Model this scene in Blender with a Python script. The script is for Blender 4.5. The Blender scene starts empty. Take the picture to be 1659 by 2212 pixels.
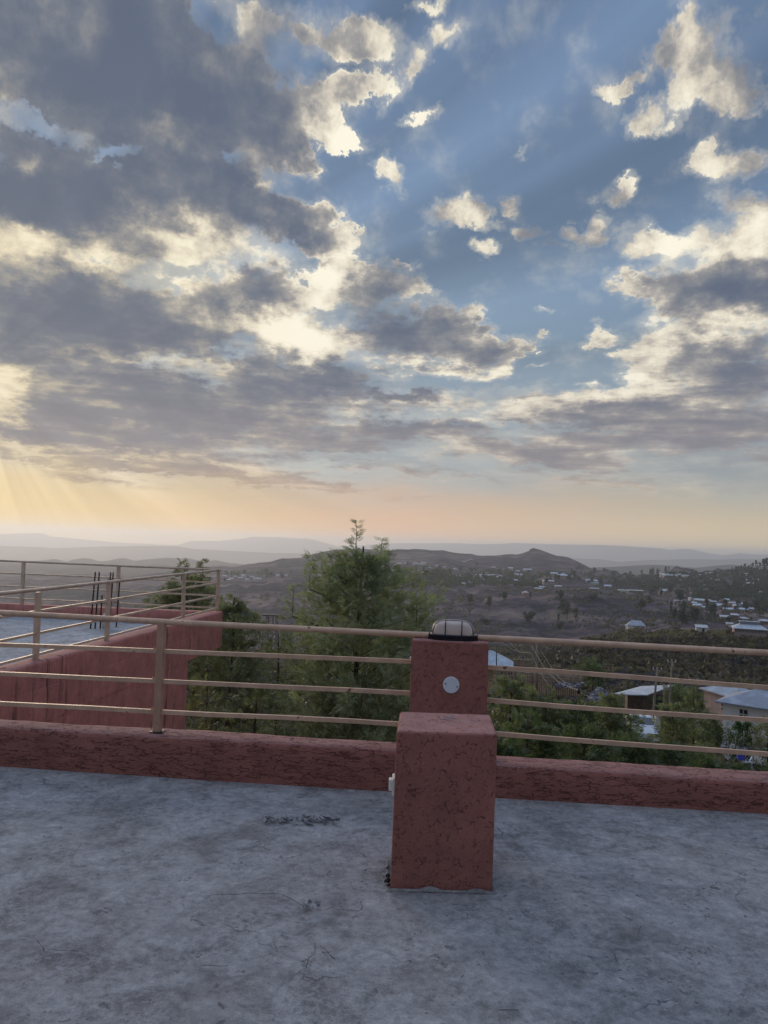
import bpy, math, random
import numpy as np
from math import sin, cos, tan, atan2, radians, pi, sqrt, exp, log
from mathutils import Vector, noise as mnoise

random.seed(7)
RNG = np.random.default_rng(11)
scene = bpy.context.scene
COL = scene.collection

# ------------------------------------------------------------------ camera
EYE = 1.6
F = 1600.0            # focal length in units of a 1659 x 2212 picture
PITCH, ROLL = 2.4, 1.9
def _R():
    p, r = radians(90 + PITCH), radians(ROLL)
    Rx = np.array([[1, 0, 0], [0, cos(p), -sin(p)], [0, sin(p), cos(p)]])
    Rz = np.array([[cos(r), -sin(r), 0], [sin(r), cos(r), 0], [0, 0, 1]])
    return Rx @ Rz
RM = _R()
def ray(x, y):
    return RM @ np.array([(x - 829.5) / F, -(y - 1106.0) / F, -1.0])
def gp(x, y, z):                       # point of the ray at height z
    d = ray(x, y); t = (z - EYE) / d[2]
    return (d[0] * t, d[1] * t, z)
def at(x, y, D):                       # point of the ray at depth D (world y)
    d = ray(x, y); t = D / d[1]
    return (d[0] * t, D, EYE + d[2] * t)
def vp(x, y, o, n):                    # ray meets the vertical plane through o with normal n
    d = ray(x, y); t = (o[0] * n[0] + o[1] * n[1]) / (d[0] * n[0] + d[1] * n[1])
    return (d[0] * t, d[1] * t, EYE + d[2] * t)
def direction(x, y):
    d = ray(x, y); d = d / np.linalg.norm(d)
    return atan2(d[0], d[1]), math.asin(d[2])

cam = bpy.data.cameras.new('camera')
cam.sensor_fit = 'VERTICAL'; cam.sensor_height = 36.0
cam.lens = 36.0 * F / 2212.0
cam.clip_start = 0.05; cam.clip_end = 60000
camo = bpy.data.objects.new('camera', cam); COL.objects.link(camo)
camo.location = (0, 0, EYE); camo.rotation_mode = 'XYZ'
from mathutils import Matrix
camo.rotation_euler = Matrix([list(r) for r in RM]).to_euler('XYZ')
scene.camera = camo
scene.render.engine = 'CYCLES'
scene.view_settings.view_transform = 'Standard'
scene.view_settings.look = 'None'
scene.view_settings.gamma = 1; scene.view_settings.exposure = 0
cy = scene.cycles
cy.use_denoising = True
cy.max_bounces = 5; cy.diffuse_bounces = 3; cy.glossy_bounces = 2
cy.transmission_bounces = 4; cy.transparent_max_bounces = 6; cy.volume_bounces = 1

# ------------------------------------------------------------------ helpers
def srgb(r, g, b):
    f = lambda c: (c / 255 / 12.92) if c <= 10.3 else ((c / 255 + .055) / 1.055) ** 2.4
    return (f(r), f(g), f(b), 1)

def tag(o, label=None, cat=None, group=None, kind=None):
    if label: o['label'] = label
    if cat: o['category'] = cat
    if group: o['group'] = group
    if kind: o['kind'] = kind
    return o

def empty(name, loc=(0, 0, 0), rz=0.0):
    o = bpy.data.objects.new(name, None); COL.objects.link(o)
    o.location = loc; o.rotation_euler = (0, 0, rz); o.empty_display_size = .2
    return o

def link(name, me, parent=None, loc=None, rz=0.0):
    o = bpy.data.objects.new(name, me); COL.objects.link(o)
    if parent: o.parent = parent
    if loc is not None: o.location = loc
    o.rotation_euler = (0, 0, rz)
    return o

class MB:
    """collects shapes, builds ONE mesh object"""
    def __init__(s): s.v = []; s.f = []; s.m = []; s.smooth = []
    def add(s, vs, fs, mi=0, sm=False):
        b = len(s.v); s.v += [tuple(map(float, p)) for p in vs]
        for q in fs: s.f.append(tuple(b + i for i in q)); s.m.append(mi); s.smooth.append(sm)
    def hexa(s, p, mi=0):              # p: 4 bottom (ccw) + 4 top
        s.add(p, [(3, 2, 1, 0), (4, 5, 6, 7), (0, 1, 5, 4), (1, 2, 6, 5), (2, 3, 7, 6), (3, 0, 4, 7)], mi)
    def box(s, c, d, rz=0.0, mi=0):
        cx, cy_, cz = c; x, y, z = d[0] / 2, d[1] / 2, d[2] / 2
        C, S = cos(rz), sin(rz)
        P = [(-x, -y), (x, -y), (x, y), (-x, y)]
        s.hexa([(cx + C * a - S * b, cy_ + S * a + C * b, cz - z) for a, b in P] +
               [(cx + C * a - S * b, cy_ + S * a + C * b, cz + z) for a, b in P], mi)
    def bar(s, a, b, w, h=None, mi=0, up=(0, 0, 1)):   # rectangular bar from a to b
        h = h or w
        a, b = Vector(a), Vector(b); t = (b - a).normalized()
        u = Vector(up)
        if abs(t.dot(u)) > .99: u = Vector((0, 1, 0))
        r = t.cross(u).normalized(); u = r.cross(t).normalized()
        o = [(-w / 2, -h / 2), (w / 2, -h / 2), (w / 2, h / 2), (-w / 2, h / 2)]
        s.add([a + r * x + u * y for x, y in o] + [b + r * x + u * y for x, y in o],
              [(0, 3, 2, 1), (4, 5, 6, 7), (0, 1, 5, 4), (1, 2, 6, 5), (2, 3, 7, 6), (3, 0, 4, 7)][::1], mi)
    def tube(s, pts, rad, n=8, mi=0, sm=True, cap=True):
        pts = [Vector(p) for p in pts]
        if not hasattr(rad, '__len__'): rad = [rad] * len(pts)
        b = len(s.v); prev = None
        for i, p in enumerate(pts):
            t = (pts[min(i + 1, len(pts) - 1)] - pts[max(i - 1, 0)])
            if t.length < 1e-9: t = Vector((0, 0, 1))
            t.normalize()
            if prev is None:
                u = Vector((0, 0, 1)) if abs(t.z) < .9 else Vector((1, 0, 0))
                u = (u - t * u.dot(t)).normalized()
            else:
                u = (prev - t * prev.dot(t))
                u = u.normalized() if u.length > 1e-6 else Vector((1, 0, 0))
            prev = u; w = t.cross(u)
            for k in range(n):
                an = 2 * pi * k / n
                s.v.append(tuple(p + (u * cos(an) + w * sin(an)) * rad[i]))
        for i in range(len(pts) - 1):
            for k in range(n):
                a0 = b + i * n + k; a1 = b + i * n + (k + 1) % n
                s.f.append((a0, a1, a1 + n, a0 + n)); s.m.append(mi); s.smooth.append(sm)
        if cap:
            s.f.append(tuple(b + k for k in range(n))[::-1]); s.m.append(mi); s.smooth.append(False)
            e = b + (len(pts) - 1) * n
            s.f.append(tuple(e + k for k in range(n))); s.m.append(mi); s.smooth.append(False)
    def ell(s, c, r, nu=14, nv=8, mi=0, half=False, flat=1.0):    # ellipsoid / upper half
        b = len(s.v); lo = 0 if half else -pi / 2
        for j in range(nv + 1):
            e = lo + (pi / 2 - lo) * j / nv
            for i in range(nu):
                a = 2 * pi * i / nu
                ce = abs(cos(e)) ** flat; se = math.copysign(abs(sin(e)) ** flat, sin(e))
                ca = math.copysign(abs(cos(a)) ** flat, cos(a)); sa = math.copysign(abs(sin(a)) ** flat, sin(a))
                s.v.append((c[0] + r[0] * ce * ca, c[1] + r[1] * ce * sa, c[2] + r[2] * se))
        for j in range(nv):
            for i in range(nu):
                a = b + j * nu + i; d = b + j * nu + (i + 1) % nu
                s.f.append((a, d, d + nu, a + nu)); s.m.append(mi); s.smooth.append(True)
    def mesh(s, name, mats):
        me = bpy.data.meshes.new(name); me.from_pydata(s.v, [], s.f)
        for m in (mats if isinstance(mats, (list, tuple)) else [mats]): me.materials.append(m)
        me.polygons.foreach_set('material_index', s.m)
        me.polygons.foreach_set('use_smooth', s.smooth)
        me.update(); return me
    def build(s, name, mats, parent=None, loc=None, rz=0.0, bevel=0.0, seg=2):
        o = link(name, s.mesh(name, mats), parent, loc, rz)
        if bevel:
            m = o.modifiers.new('bevel', 'BEVEL'); m.width = bevel; m.segments = seg; m.limit_method = 'ANGLE'
        return o

def np_mesh(name, V, Q, mats, mi=None, smooth=False):
    """V (n,3), Q (m,4) or (m,3) numpy"""
    me = bpy.data.meshes.new(name)
    k = Q.shape[1]
    me.vertices.add(len(V)); me.vertices.foreach_set('co', V.astype(np.float32).ravel())
    me.loops.add(Q.size); me.loops.foreach_set('vertex_index', Q.astype(np.int32).ravel())
    me.polygons.add(len(Q)); me.polygons.foreach_set('loop_start', np.arange(0, Q.size, k, dtype=np.int32))
    for m in (mats if isinstance(mats, (list, tuple)) else [mats]): me.materials.append(m)
    if mi is not None: me.polygons.foreach_set('material_index', mi.astype(np.int32))
    me.polygons.foreach_set('use_smooth', np.full(len(Q), smooth))
    me.update(calc_edges=True); me.validate()
    return me

# ------------------------------------------------------------------ node helper
class NT:
    def __init__(s, tree): s.t = tree; s.n = tree.nodes; s.l = tree.links
    def new(s, typ, **kw):
        n = s.n.new(typ)
        for k, v in kw.items(): setattr(n, k, v)
        return n
    def put(s, sock, val):
        if isinstance(val, bpy.types.NodeSocket): s.l.new(val, sock)
        else:
            try: sock.default_value = val
            except Exception: sock.default_value = (val, val, val, 1)[:len(sock.default_value)]
    def math(s, op, a, b=None, c=None, clamp=False):
        n = s.new('ShaderNodeMath', operation=op, use_clamp=clamp)
        s.put(n.inputs[0], a)
        if b is not None: s.put(n.inputs[1], b)
        if c is not None: s.put(n.inputs[2], c)
        return n.outputs[0]
    def vmath(s, op, a, b=None, sc=None):
        n = s.new('ShaderNodeVectorMath', operation=op)
        s.put(n.inputs[0], a)
        if b is not None: s.put(n.inputs[1], b)
        if sc is not None: s.put(n.inputs['Scale'], sc)
        return n.outputs[0]
    def noise(s, vec, scale, detail=4, rough=.5, dist=0, out='Fac'):
        n = s.new('ShaderNodeTexNoise')
        if vec is not None: s.put(n.inputs['Vector'], vec)
        n.inputs['Scale'].default_value = scale; n.inputs['Detail'].default_value = detail
        n.inputs['Roughness'].default_value = rough; n.inputs['Distortion'].default_value = dist
        return n.outputs[out]
    def sstep(s, v, a, b, lo=0.0, hi=1.0):
        n = s.new('ShaderNodeMapRange', interpolation_type='SMOOTHSTEP')
        s.put(n.inputs[0], v); s.put(n.inputs[1], a); s.put(n.inputs[2], b)
        s.put(n.inputs[3], lo); s.put(n.inputs[4], hi); return n.outputs[0]
    def mix(s, fac, a, b, mode='MIX'):
        n = s.new('ShaderNodeMix', data_type='RGBA', blend_type=mode)
        s.put(n.inputs[0], fac); s.put(n.inputs[6], a); s.put(n.inputs[7], b)
        return n.outputs[2]
    def ramp(s, fac, stops, interp='LINEAR'):
        n = s.new('ShaderNodeValToRGB'); n.color_ramp.interpolation = interp
        e = n.color_ramp.elements
        while len(e) < len(stops): e.new(.5)
        for el, (p, c) in zip(e, stops):
            el.position = p; el.color = c if hasattr(c, '__len__') else (c, c, c, 1)
        s.put(n.inputs[0], fac); return n.outputs[0]
    def mapping(s, vec, scale=(1, 1, 1), rot=(0, 0, 0), loc=(0, 0, 0)):
        n = s.new('ShaderNodeMapping'); s.put(n.inputs[0], vec)
        n.inputs['Location'].default_value = loc; n.inputs['Rotation'].default_value = rot
        n.inputs['Scale'].default_value = scale; return n.outputs[0]
    def voro(s, vec, scale, feature='DISTANCE_TO_EDGE', out='Distance'):
        n = s.new('ShaderNodeTexVoronoi', feature=feature); s.put(n.inputs['Vector'], vec)
        n.inputs['Scale'].default_value = scale; return n.outputs[out]

def material(name):
    m = bpy.data.materials.new(name); m.use_nodes = True
    t = NT(m.node_tree); b = m.node_tree.nodes['Principled BSDF']
    return m, t, b
def simple(name, col, rough=.6, metal=0.0, var=.0, scale=6.0, bump=0.0, spec=.4):
    m, t, b = material(name)
    b.inputs['Roughness'].default_value = rough; b.inputs['Metallic'].default_value = metal
    b.inputs['Specular IOR Level'].default_value = spec
    c = tuple(col[:3]) + (1,)
    if var:
        tc = t.new('ShaderNodeTexCoord').outputs['Object']
        n = t.noise(tc, scale, 5, .6)
        k = t.sstep(n, .3, .7)
        t.put(b.inputs['Base Color'], t.mix(k, tuple(x * (1 - var) for x in c[:3]) + (1,), tuple(min(1, x * (1 + var)) for x in c[:3]) + (1,)))
        if bump:
            bn = t.new('ShaderNodeBump'); bn.inputs['Strength'].default_value = bump; bn.inputs['Distance'].default_value = .01
            t.put(bn.inputs['Height'], n); t.put(b.inputs['Normal'], bn.outputs[0])
    else: b.inputs['Base Color'].default_value = c
    return m
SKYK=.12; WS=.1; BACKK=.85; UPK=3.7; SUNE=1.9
HAZE_C=(.85,.92,1,1); HAZE_D=1.35e-4; HAZE_G=.5
# ------------------------------------------------------------------ sky: Nishita base, cloud field by direction
SUN_AZ, SUN_EL = direction(-60, 800)
CLOUDS = [  # x, y, rx, ry, tilt, cover, thickness
 (130,100,440,240,0,1.4,1.0),(330,240,320,120,-12,1.1,.7),(500,190,160,140,0,.9,.7),(330,30,180,110,0,.7,.7),
 (610,250,160,80,10,.8,.25),(570,320,100,60,0,.7,.5),(640,45,170,75,0,.75,.35),
 (790,80,85,62,0,1.1,-.3),(690,180,90,50,0,.8,.3),(620,330,60,50,0,.6,.5),(785,175,75,50,0,.9,-.3),(690,262,75,40,-20,.8,-.4),(715,295,70,30,0,1.0,-.5),
 (890,125,48,42,30,.85,-.3),(930,8,60,26,0,.85,-.2),(958,76,46,30,0,.9,-.3),(898,240,46,18,0,.75,-.3),
 (120,282,150,34,-14,-.9,-.2),(290,335,100,24,20,-.6,-.2),(455,60,70,70,0,-.7,0),(520,350,60,30,0,-.5,0),(450,150,40,30,0,-.2,-.4),
 (95,360,50,36,0,.6,-.8),(110,300,120,50,0,.5,.4),
 (250,430,390,125,0,1.3,1.2),(430,390,150,90,0,.8,.6),(50,450,180,110,0,1,1.0),(535,400,50,60,30,.8,.8),(470,360,60,40,-30,.5,.3),
 (565,412,36,26,0,.9,-.7),(640,490,150,58,-8,1.2,1.0),(540,445,60,30,0,.6,-.3),
 (80,535,190,60,0,.9,-1.0),(420,530,210,85,0,.9,-1.1),(700,560,80,70,0,.8,-.8),(770,575,50,30,0,.6,-.2),
 (240,640,450,85,0,1.2,.85),(100,720,330,95,0,1.1,.85),(560,640,170,80,0,1.1,.7),(350,720,300,60,0,.8,.6),
 (620,722,210,62,-6,1.1,-1.3),(690,640,70,70,0,.7,-.6),
 (800,620,150,80,0,1.1,.75),(905,612,36,44,0,.7,-.3),(890,722,220,75,0,1.2,.9),(1040,720,60,50,0,.7,.4),(990,680,70,25,0,.5,-.4),
 (1092,790,36,30,0,.9,-.7),(1030,780,80,30,0,.6,-.5),(930,790,200,30,0,.7,-.7),
 (200,835,620,90,0,1.1,.75),(660,815,300,65,-3,1.1,.95),(120,930,480,100,0,1.2,.8),(560,920,420,85,0,1.1,.7),(890,850,110,22,0,.8,.7),
 (900,932,190,36,0,1.0,.8),(0,850,70,75,0,.3,-1.7),(40,905,30,60,-35,.0,-.5),(400,1000,500,45,0,.7,.45),(780,985,330,40,0,.7,.5),
 (330,290,260,40,-8,.2,-.55),(60,225,150,60,-20,0,-.45),(300,560,60,60,0,0,.5),(520,600,120,30,0,0,.4),(40,610,120,40,0,.2,-.3),(300,770,300,16,0,0,-.4),(700,860,200,12,0,0,-.3),(450,950,300,10,0,0,-.3),
 (560,1030,420,20,-2,.85,.2),(1000,1035,360,18,-2,.8,.1),(1350,1040,380,20,-2,.8,.2),(780,1062,300,12,-2,.7,.1),(250,1045,300,16,-3,.7,.1),(1150,985,260,22,0,.6,.4),(1000,912,120,16,0,.5,-.5),
 (60,965,260,26,-7,.5,-1.3),(280,985,170,14,-6,.4,-1.0),(520,1010,160,14,-6,.4,-.7),
 (930,880,240,40,0,.7,-.6),(1130,870,200,55,0,.65,-.45),(1080,960,280,50,0,.6,-.1),(1200,1000,300,40,0,.55,.0),
 (970,458,92,50,-6,1.3,.15),(1030,478,80,26,-14,1.1,-.3),(995,495,20,18,0,.8,-.3),(838,370,54,44,-35,1.2,-.3),(1050,546,42,27,0,1.1,-.2),(1165,495,48,22,0,1.0,-.2),
 (1300,500,46,40,20,1.2,-.2),(1252,496,24,20,0,.9,-.1),(1218,523,32,14,0,.9,0),(1340,396,50,38,20,1.0,-.1),(1105,450,30,18,0,.8,0),(1118,337,26,14,25,.5,0),
 (1325,180,34,17,0,.9,-.1),(1365,162,30,16,0,.6,-.1),(1500,25,60,40,60,.8,-.1),(1455,95,80,50,40,.9,-.1),(1560,50,90,30,20,.5,0),(1540,130,140,70,-25,1.1,-.1),(1480,190,80,45,40,.9,-.2),
 (1400,236,50,40,20,1.05,-.2),(1630,192,90,32,0,.9,-.1),(1530,335,60,42,0,1.0,-.2),(1575,335,70,55,-20,.9,-.1),(1645,345,50,50,0,.9,-.1),(1600,440,46,40,0,.8,-.1),(1650,448,36,22,0,.85,0),
 (1410,530,70,80,0,1.05,-.5),(1480,510,100,40,10,.9,-.4),(1560,545,170,60,15,1.0,-.2),(1640,515,80,55,20,.9,-.5),(1590,630,260,68,0,1.3,1.15),(1350,615,60,30,-12,.85,-.2),(1430,640,60,36,0,.8,-.1),
 (1260,465,16,10,0,.6,0),(1180,460,18,8,0,.5,0),(760,493,14,9,0,.7,-.2),(865,563,18,8,0,.7,-.2),
 (1560,710,230,45,0,.9,-.3),(1570,785,240,68,0,1.2,1.0),(1430,760,80,40,0,.9,-.3),(1390,815,70,60,0,.8,-.6),
 (1290,732,56,20,0,.85,-.2),(1172,668,44,14,-10,.7,-.2),(1155,717,24,14,20,.7,-.2),(1340,770,36,18,0,.6,-.2),(1160,790,34,14,20,.6,-.2),(1110,755,60,40,0,.5,-.2),(1120,745,20,14,0,.5,0),
 (1540,880,360,85,0,1.0,.65),(1270,865,170,26,8,.7,-.5),(1340,900,220,32,0,.8,.55),(1120,912,90,16,-6,.6,.5),(1520,960,420,70,0,.85,.5),(1250,950,170,50,0,.5,-.3),
]
w = bpy.data.worlds.new('World'); scene.world = w; w.use_nodes = True
t = NT(w.node_tree); t.n.clear()
gen = t.new('ShaderNodeTexCoord').outputs['Generated']
sep = t.new('ShaderNodeSeparateXYZ'); t.put(sep.inputs[0], t.vmath('NORMALIZE', gen))
X, Y, Z = sep.outputs
az = t.math('ARCTAN2', X, Y)
el = t.math('ARCSINE', Z)
def comb(x, y, z=0.0):
    c = t.new('ShaderNodeCombineXYZ'); t.put(c.inputs[0], x); t.put(c.inputs[1], y); t.put(c.inputs[2], z); return c.outputs[0]
# noise space: features flatten toward the horizon
elp = t.math('MAXIMUM', el, .0)
vv = t.math('MULTIPLY', t.math('LOGARITHM', t.math('ADD', elp, .12), math.e), 1.25)
Q = comb(t.math('MULTIPLY', az, 1.9), vv)
warp = t.vmath('SUBTRACT', t.noise(Q, 3.2, 5, .62, out='Color'), (.5, .5, .5))
P0 = comb(az, el)
lowk = t.sstep(el, .02, .30, .35, 1.0)
wv = t.vmath('MULTIPLY', warp, (.13, .10, 0))
n = t.new('ShaderNodeVectorMath', operation='SCALE'); t.put(n.inputs[0], wv); t.put(n.inputs['Scale'], lowk)
warp2 = t.vmath('MULTIPLY', t.vmath('SUBTRACT', t.noise(Q, 15.0, 5, .68, out='Color'), (.5, .5, .5)), (.06, .05, 0))
P = t.vmath('ADD', t.vmath('ADD', P0, n.outputs[0]), warp2)
cov = thick = None
for (x, y, rx, ry, rot, wc, wt) in CLOUDS:
    a0, e0 = direction(x, y)
    mp = t.new('ShaderNodeMapping', vector_type='TEXTURE'); t.put(mp.inputs[0], P)
    mp.inputs['Location'].default_value = (a0, e0, 0)
    mp.inputs['Rotation'].default_value = (0, 0, radians(rot - ROLL))
    mp.inputs['Scale'].default_value = (rx / F * cos(a0) / cos(e0) * 1.0, ry / F * cos(e0) * cos(e0 * .5), 1)
    g = t.new('ShaderNodeTexGradient', gradient_type='SPHERICAL'); t.put(g.inputs[0], mp.outputs[0])
    gv = g.outputs['Fac']
    cov = t.math('MULTIPLY', gv, wc) if cov is None else t.math('MULTIPLY_ADD', gv, wc, cov)
    thick = t.math('MULTIPLY', gv, wt) if thick is None else t.math('MULTIPLY_ADD', gv, wt, thick)
# the sky outside the framed part keeps the same broken cloud
off = t.math('MAXIMUM', t.sstep(t.math('ABSOLUTE', az), .60, .85), t.sstep(el, .68, .85))
og = t.sstep(t.noise(Q, 1.4, 3, .5), .42, .62)
cov = t.math('MULTIPLY_ADD', t.math('MULTIPLY', off, og), 1.0, cov)
thick = t.math('MULTIPLY_ADD', t.math('MULTIPLY', off, og), .8, thick)
f1 = t.noise(Q, 7.0, 9, .60)
f2 = t.noise(Q, 3.0, 6, .55, .4)
dens = t.math('ADD', cov, t.math('MULTIPLY', t.math('SUBTRACT', f1, .5), 1.5))
f3 = t.noise(Q, 26.0, 6, .65)
edge = t.sstep(f2, .36, .60, .15, .50)
soft = t.math('MAXIMUM', edge, t.sstep(el, .34, .12, .0, .6))
mask = t.sstep(t.math('ADD', dens, t.math('MULTIPLY', t.math('SUBTRACT', f3, .5), .50)), .31, t.math('ADD', .31, soft))
veil = t.math('MULTIPLY', t.sstep(t.math('ADD', cov, t.math('MULTIPLY', t.math('SUBTRACT', f1, .5), 1.6)), -.05, .60), .34)
mask = t.math('MAXIMUM', mask, veil)
f0 = t.noise(t.vmath('ADD', Q, (2.3, 4.1, 0)), 2.1, 4, .55, .3)
thick = t.math('MULTIPLY_ADD', t.math('SUBTRACT', f0, .5), 1.5, t.math('MULTIPLY', thick, .74))
tk = t.math('ADD', t.math('ADD', thick, t.math('MULTIPLY', t.math('SUBTRACT', f1, .5), .95)), t.math('MULTIPLY', t.math('SUBTRACT', f2, .5), 1.35))
tk = t.math('ADD', tk, t.math('MULTIPLY', t.math('SUBTRACT', f3, .5), .42))
str_ = t.noise(t.vmath('MULTIPLY', Q, (.55, 2.2, 1)), 6.5, 6, .6, .5)
tk = t.math('ADD', tk, t.math('MULTIPLY', t.math('MULTIPLY', t.math('SUBTRACT', str_, .5), 1.5), t.sstep(el, .34, .18)))
sdir = (-.75, -.35, 0)
fo = t.noise(t.vmath('ADD', Q, (sdir[0] * .07, sdir[1] * .07, 0)), 7.0, 5, .60)
f1b = t.noise(Q, 7.0, 5, .60)
fo2 = t.noise(t.vmath('ADD', Q, (sdir[0] * .16, sdir[1] * .16, 0)), 3.0, 4, .55, .4)
emb = t.math('ADD', t.math('MULTIPLY', t.math('SUBTRACT', fo, f1b), 1.9), t.math('MULTIPLY', t.math('SUBTRACT', fo2, f2), .9))
tk = t.math('ADD', tk, emb)
tk = t.math('ADD', tk, t.sstep(dens, .25, .75, -.16, .18))
cc = t.ramp(t.sstep(tk, -.5, 1.25), [(0.0, srgb(255, 248, 228)), (.10, srgb(238, 230, 210)), (.25, srgb(206, 198, 184)), (.38, srgb(166, 163, 160)), (.54, srgb(140, 141, 145)), (.76, srgb(114, 121, 134)), (1.0, srgb(95, 106, 126))])
# far cloud seen through more air is paler and warmer
cc = t.mix(t.sstep(el, .32, .10, 0.0, .45), cc, t.mix(.5, cc, srgb(170, 160, 158)))
cc = t.mix(t.sstep(el, .22, .07, 0.0, .40), cc, srgb(172, 160, 156))
# base: Nishita graded toward what the phone shows
sky = t.new('ShaderNodeTexSky', sky_type='NISHITA', sun_disc=False)
sky.sun_elevation = SUN_EL; sky.sun_rotation = SUN_AZ; sky.air_density = 1.2; sky.dust_density = 1.5; sky.altitude = 1500
skyc = t.vmath('MULTIPLY', sky.outputs[0], (SKYK, SKYK, SKYK))
grad = t.ramp(t.math('DIVIDE', elp, .7), [(0.0, srgb(160, 165, 170)), (.2, srgb(152, 162, 172)), (.38, srgb(124, 144, 165)), (.6, srgb(110, 133, 162)), (1.0, srgb(106, 128, 160))])
base = t.mix(.88, skyc, grad)
# faint crepuscular streaks fanning out from the hidden sun
dx = t.math('SUBTRACT', az, SUN_AZ); dy = t.math('SUBTRACT', el, SUN_EL)
ang = t.math('ARCTAN2', dy, dx)
rayn = t.noise(comb(t.math('MULTIPLY', ang, 7.5), 3.3), 1.0, 3, .45)
rad = t.math('SQRT', t.math('ADD', t.math('MULTIPLY', dx, dx), t.math('MULTIPLY', dy, dy)))
glow = t.sstep(rad, .75, .02)
rays = t.math('MULTIPLY', t.math('SUBTRACT', rayn, .5), 1.15)
base = t.mix(1.0, base, t.math('ADD', 1.0, rays), 'MULTIPLY')
c = t.mix(mask, base, cc)
# warm low band: yellow to the left, peach ahead, beige to the right
azn = t.sstep(az, -.55, .5)
warm = t.ramp(azn, [(0.0, srgb(222, 190, 130)), (.30, srgb(218, 182, 140)), (.55, srgb(216, 176, 144)), (.8, srgb(208, 180, 150)), (1.0, srgb(202, 184, 152))])
hz = t.math('MULTIPLY', t.sstep(t.math('ADD', el, t.math('MULTIPLY', t.math('SUBTRACT', f2, .5), .06)), .118, .018), .92)
c = t.mix(hz, c, warm)
c = t.mix(1.0, c, t.sstep(el, .075, .0, 1.0, 1.22), 'MULTIPLY')
# sun side warmth
near = t.math('MULTIPLY', t.sstep(rad, .50, .0), .36)
lit = t.math('MULTIPLY', near, t.sstep(tk, .7, -.1, .12, 1.0))
c = t.mix(lit, c, srgb(246, 224, 168))
lowrays = t.math('MULTIPLY', t.math('MULTIPLY', rays, t.sstep(rad, .7, .05)), t.sstep(el, .30, .12, .16, .34))
c = t.mix(1.0, c, t.math('ADD', 1.0, lowrays), 'MULTIPLY')
# unseen sky: brightened overhead as added fill light, dimmed behind the camera
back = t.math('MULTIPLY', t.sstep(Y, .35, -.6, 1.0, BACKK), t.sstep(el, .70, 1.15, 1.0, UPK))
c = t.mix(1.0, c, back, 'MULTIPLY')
bel = t.sstep(Z, -.10, -.01)
c = t.mix(bel, srgb(70, 66, 70), c)
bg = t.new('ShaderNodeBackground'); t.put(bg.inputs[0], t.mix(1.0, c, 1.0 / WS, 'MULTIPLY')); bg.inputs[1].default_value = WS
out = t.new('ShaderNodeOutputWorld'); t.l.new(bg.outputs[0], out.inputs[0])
cy.volume_bounces = 4
w.cycles.sampling_method = 'MANUAL'; w.cycles.sample_map_resolution = 512

sun = bpy.data.lights.new('sun', 'SUN'); sun.energy = SUNE; sun.angle = radians(24); sun.color = (1.0, .77, .56)
so = bpy.data.objects.new('sun', sun); COL.objects.link(so)
sd = Vector((sin(SUN_AZ) * cos(SUN_EL), cos(SUN_AZ) * cos(SUN_EL), sin(SUN_EL)))
so.rotation_euler = sd.to_track_quat('Z', 'Y').to_euler(); so.location = (-6, 8, 6)
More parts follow.
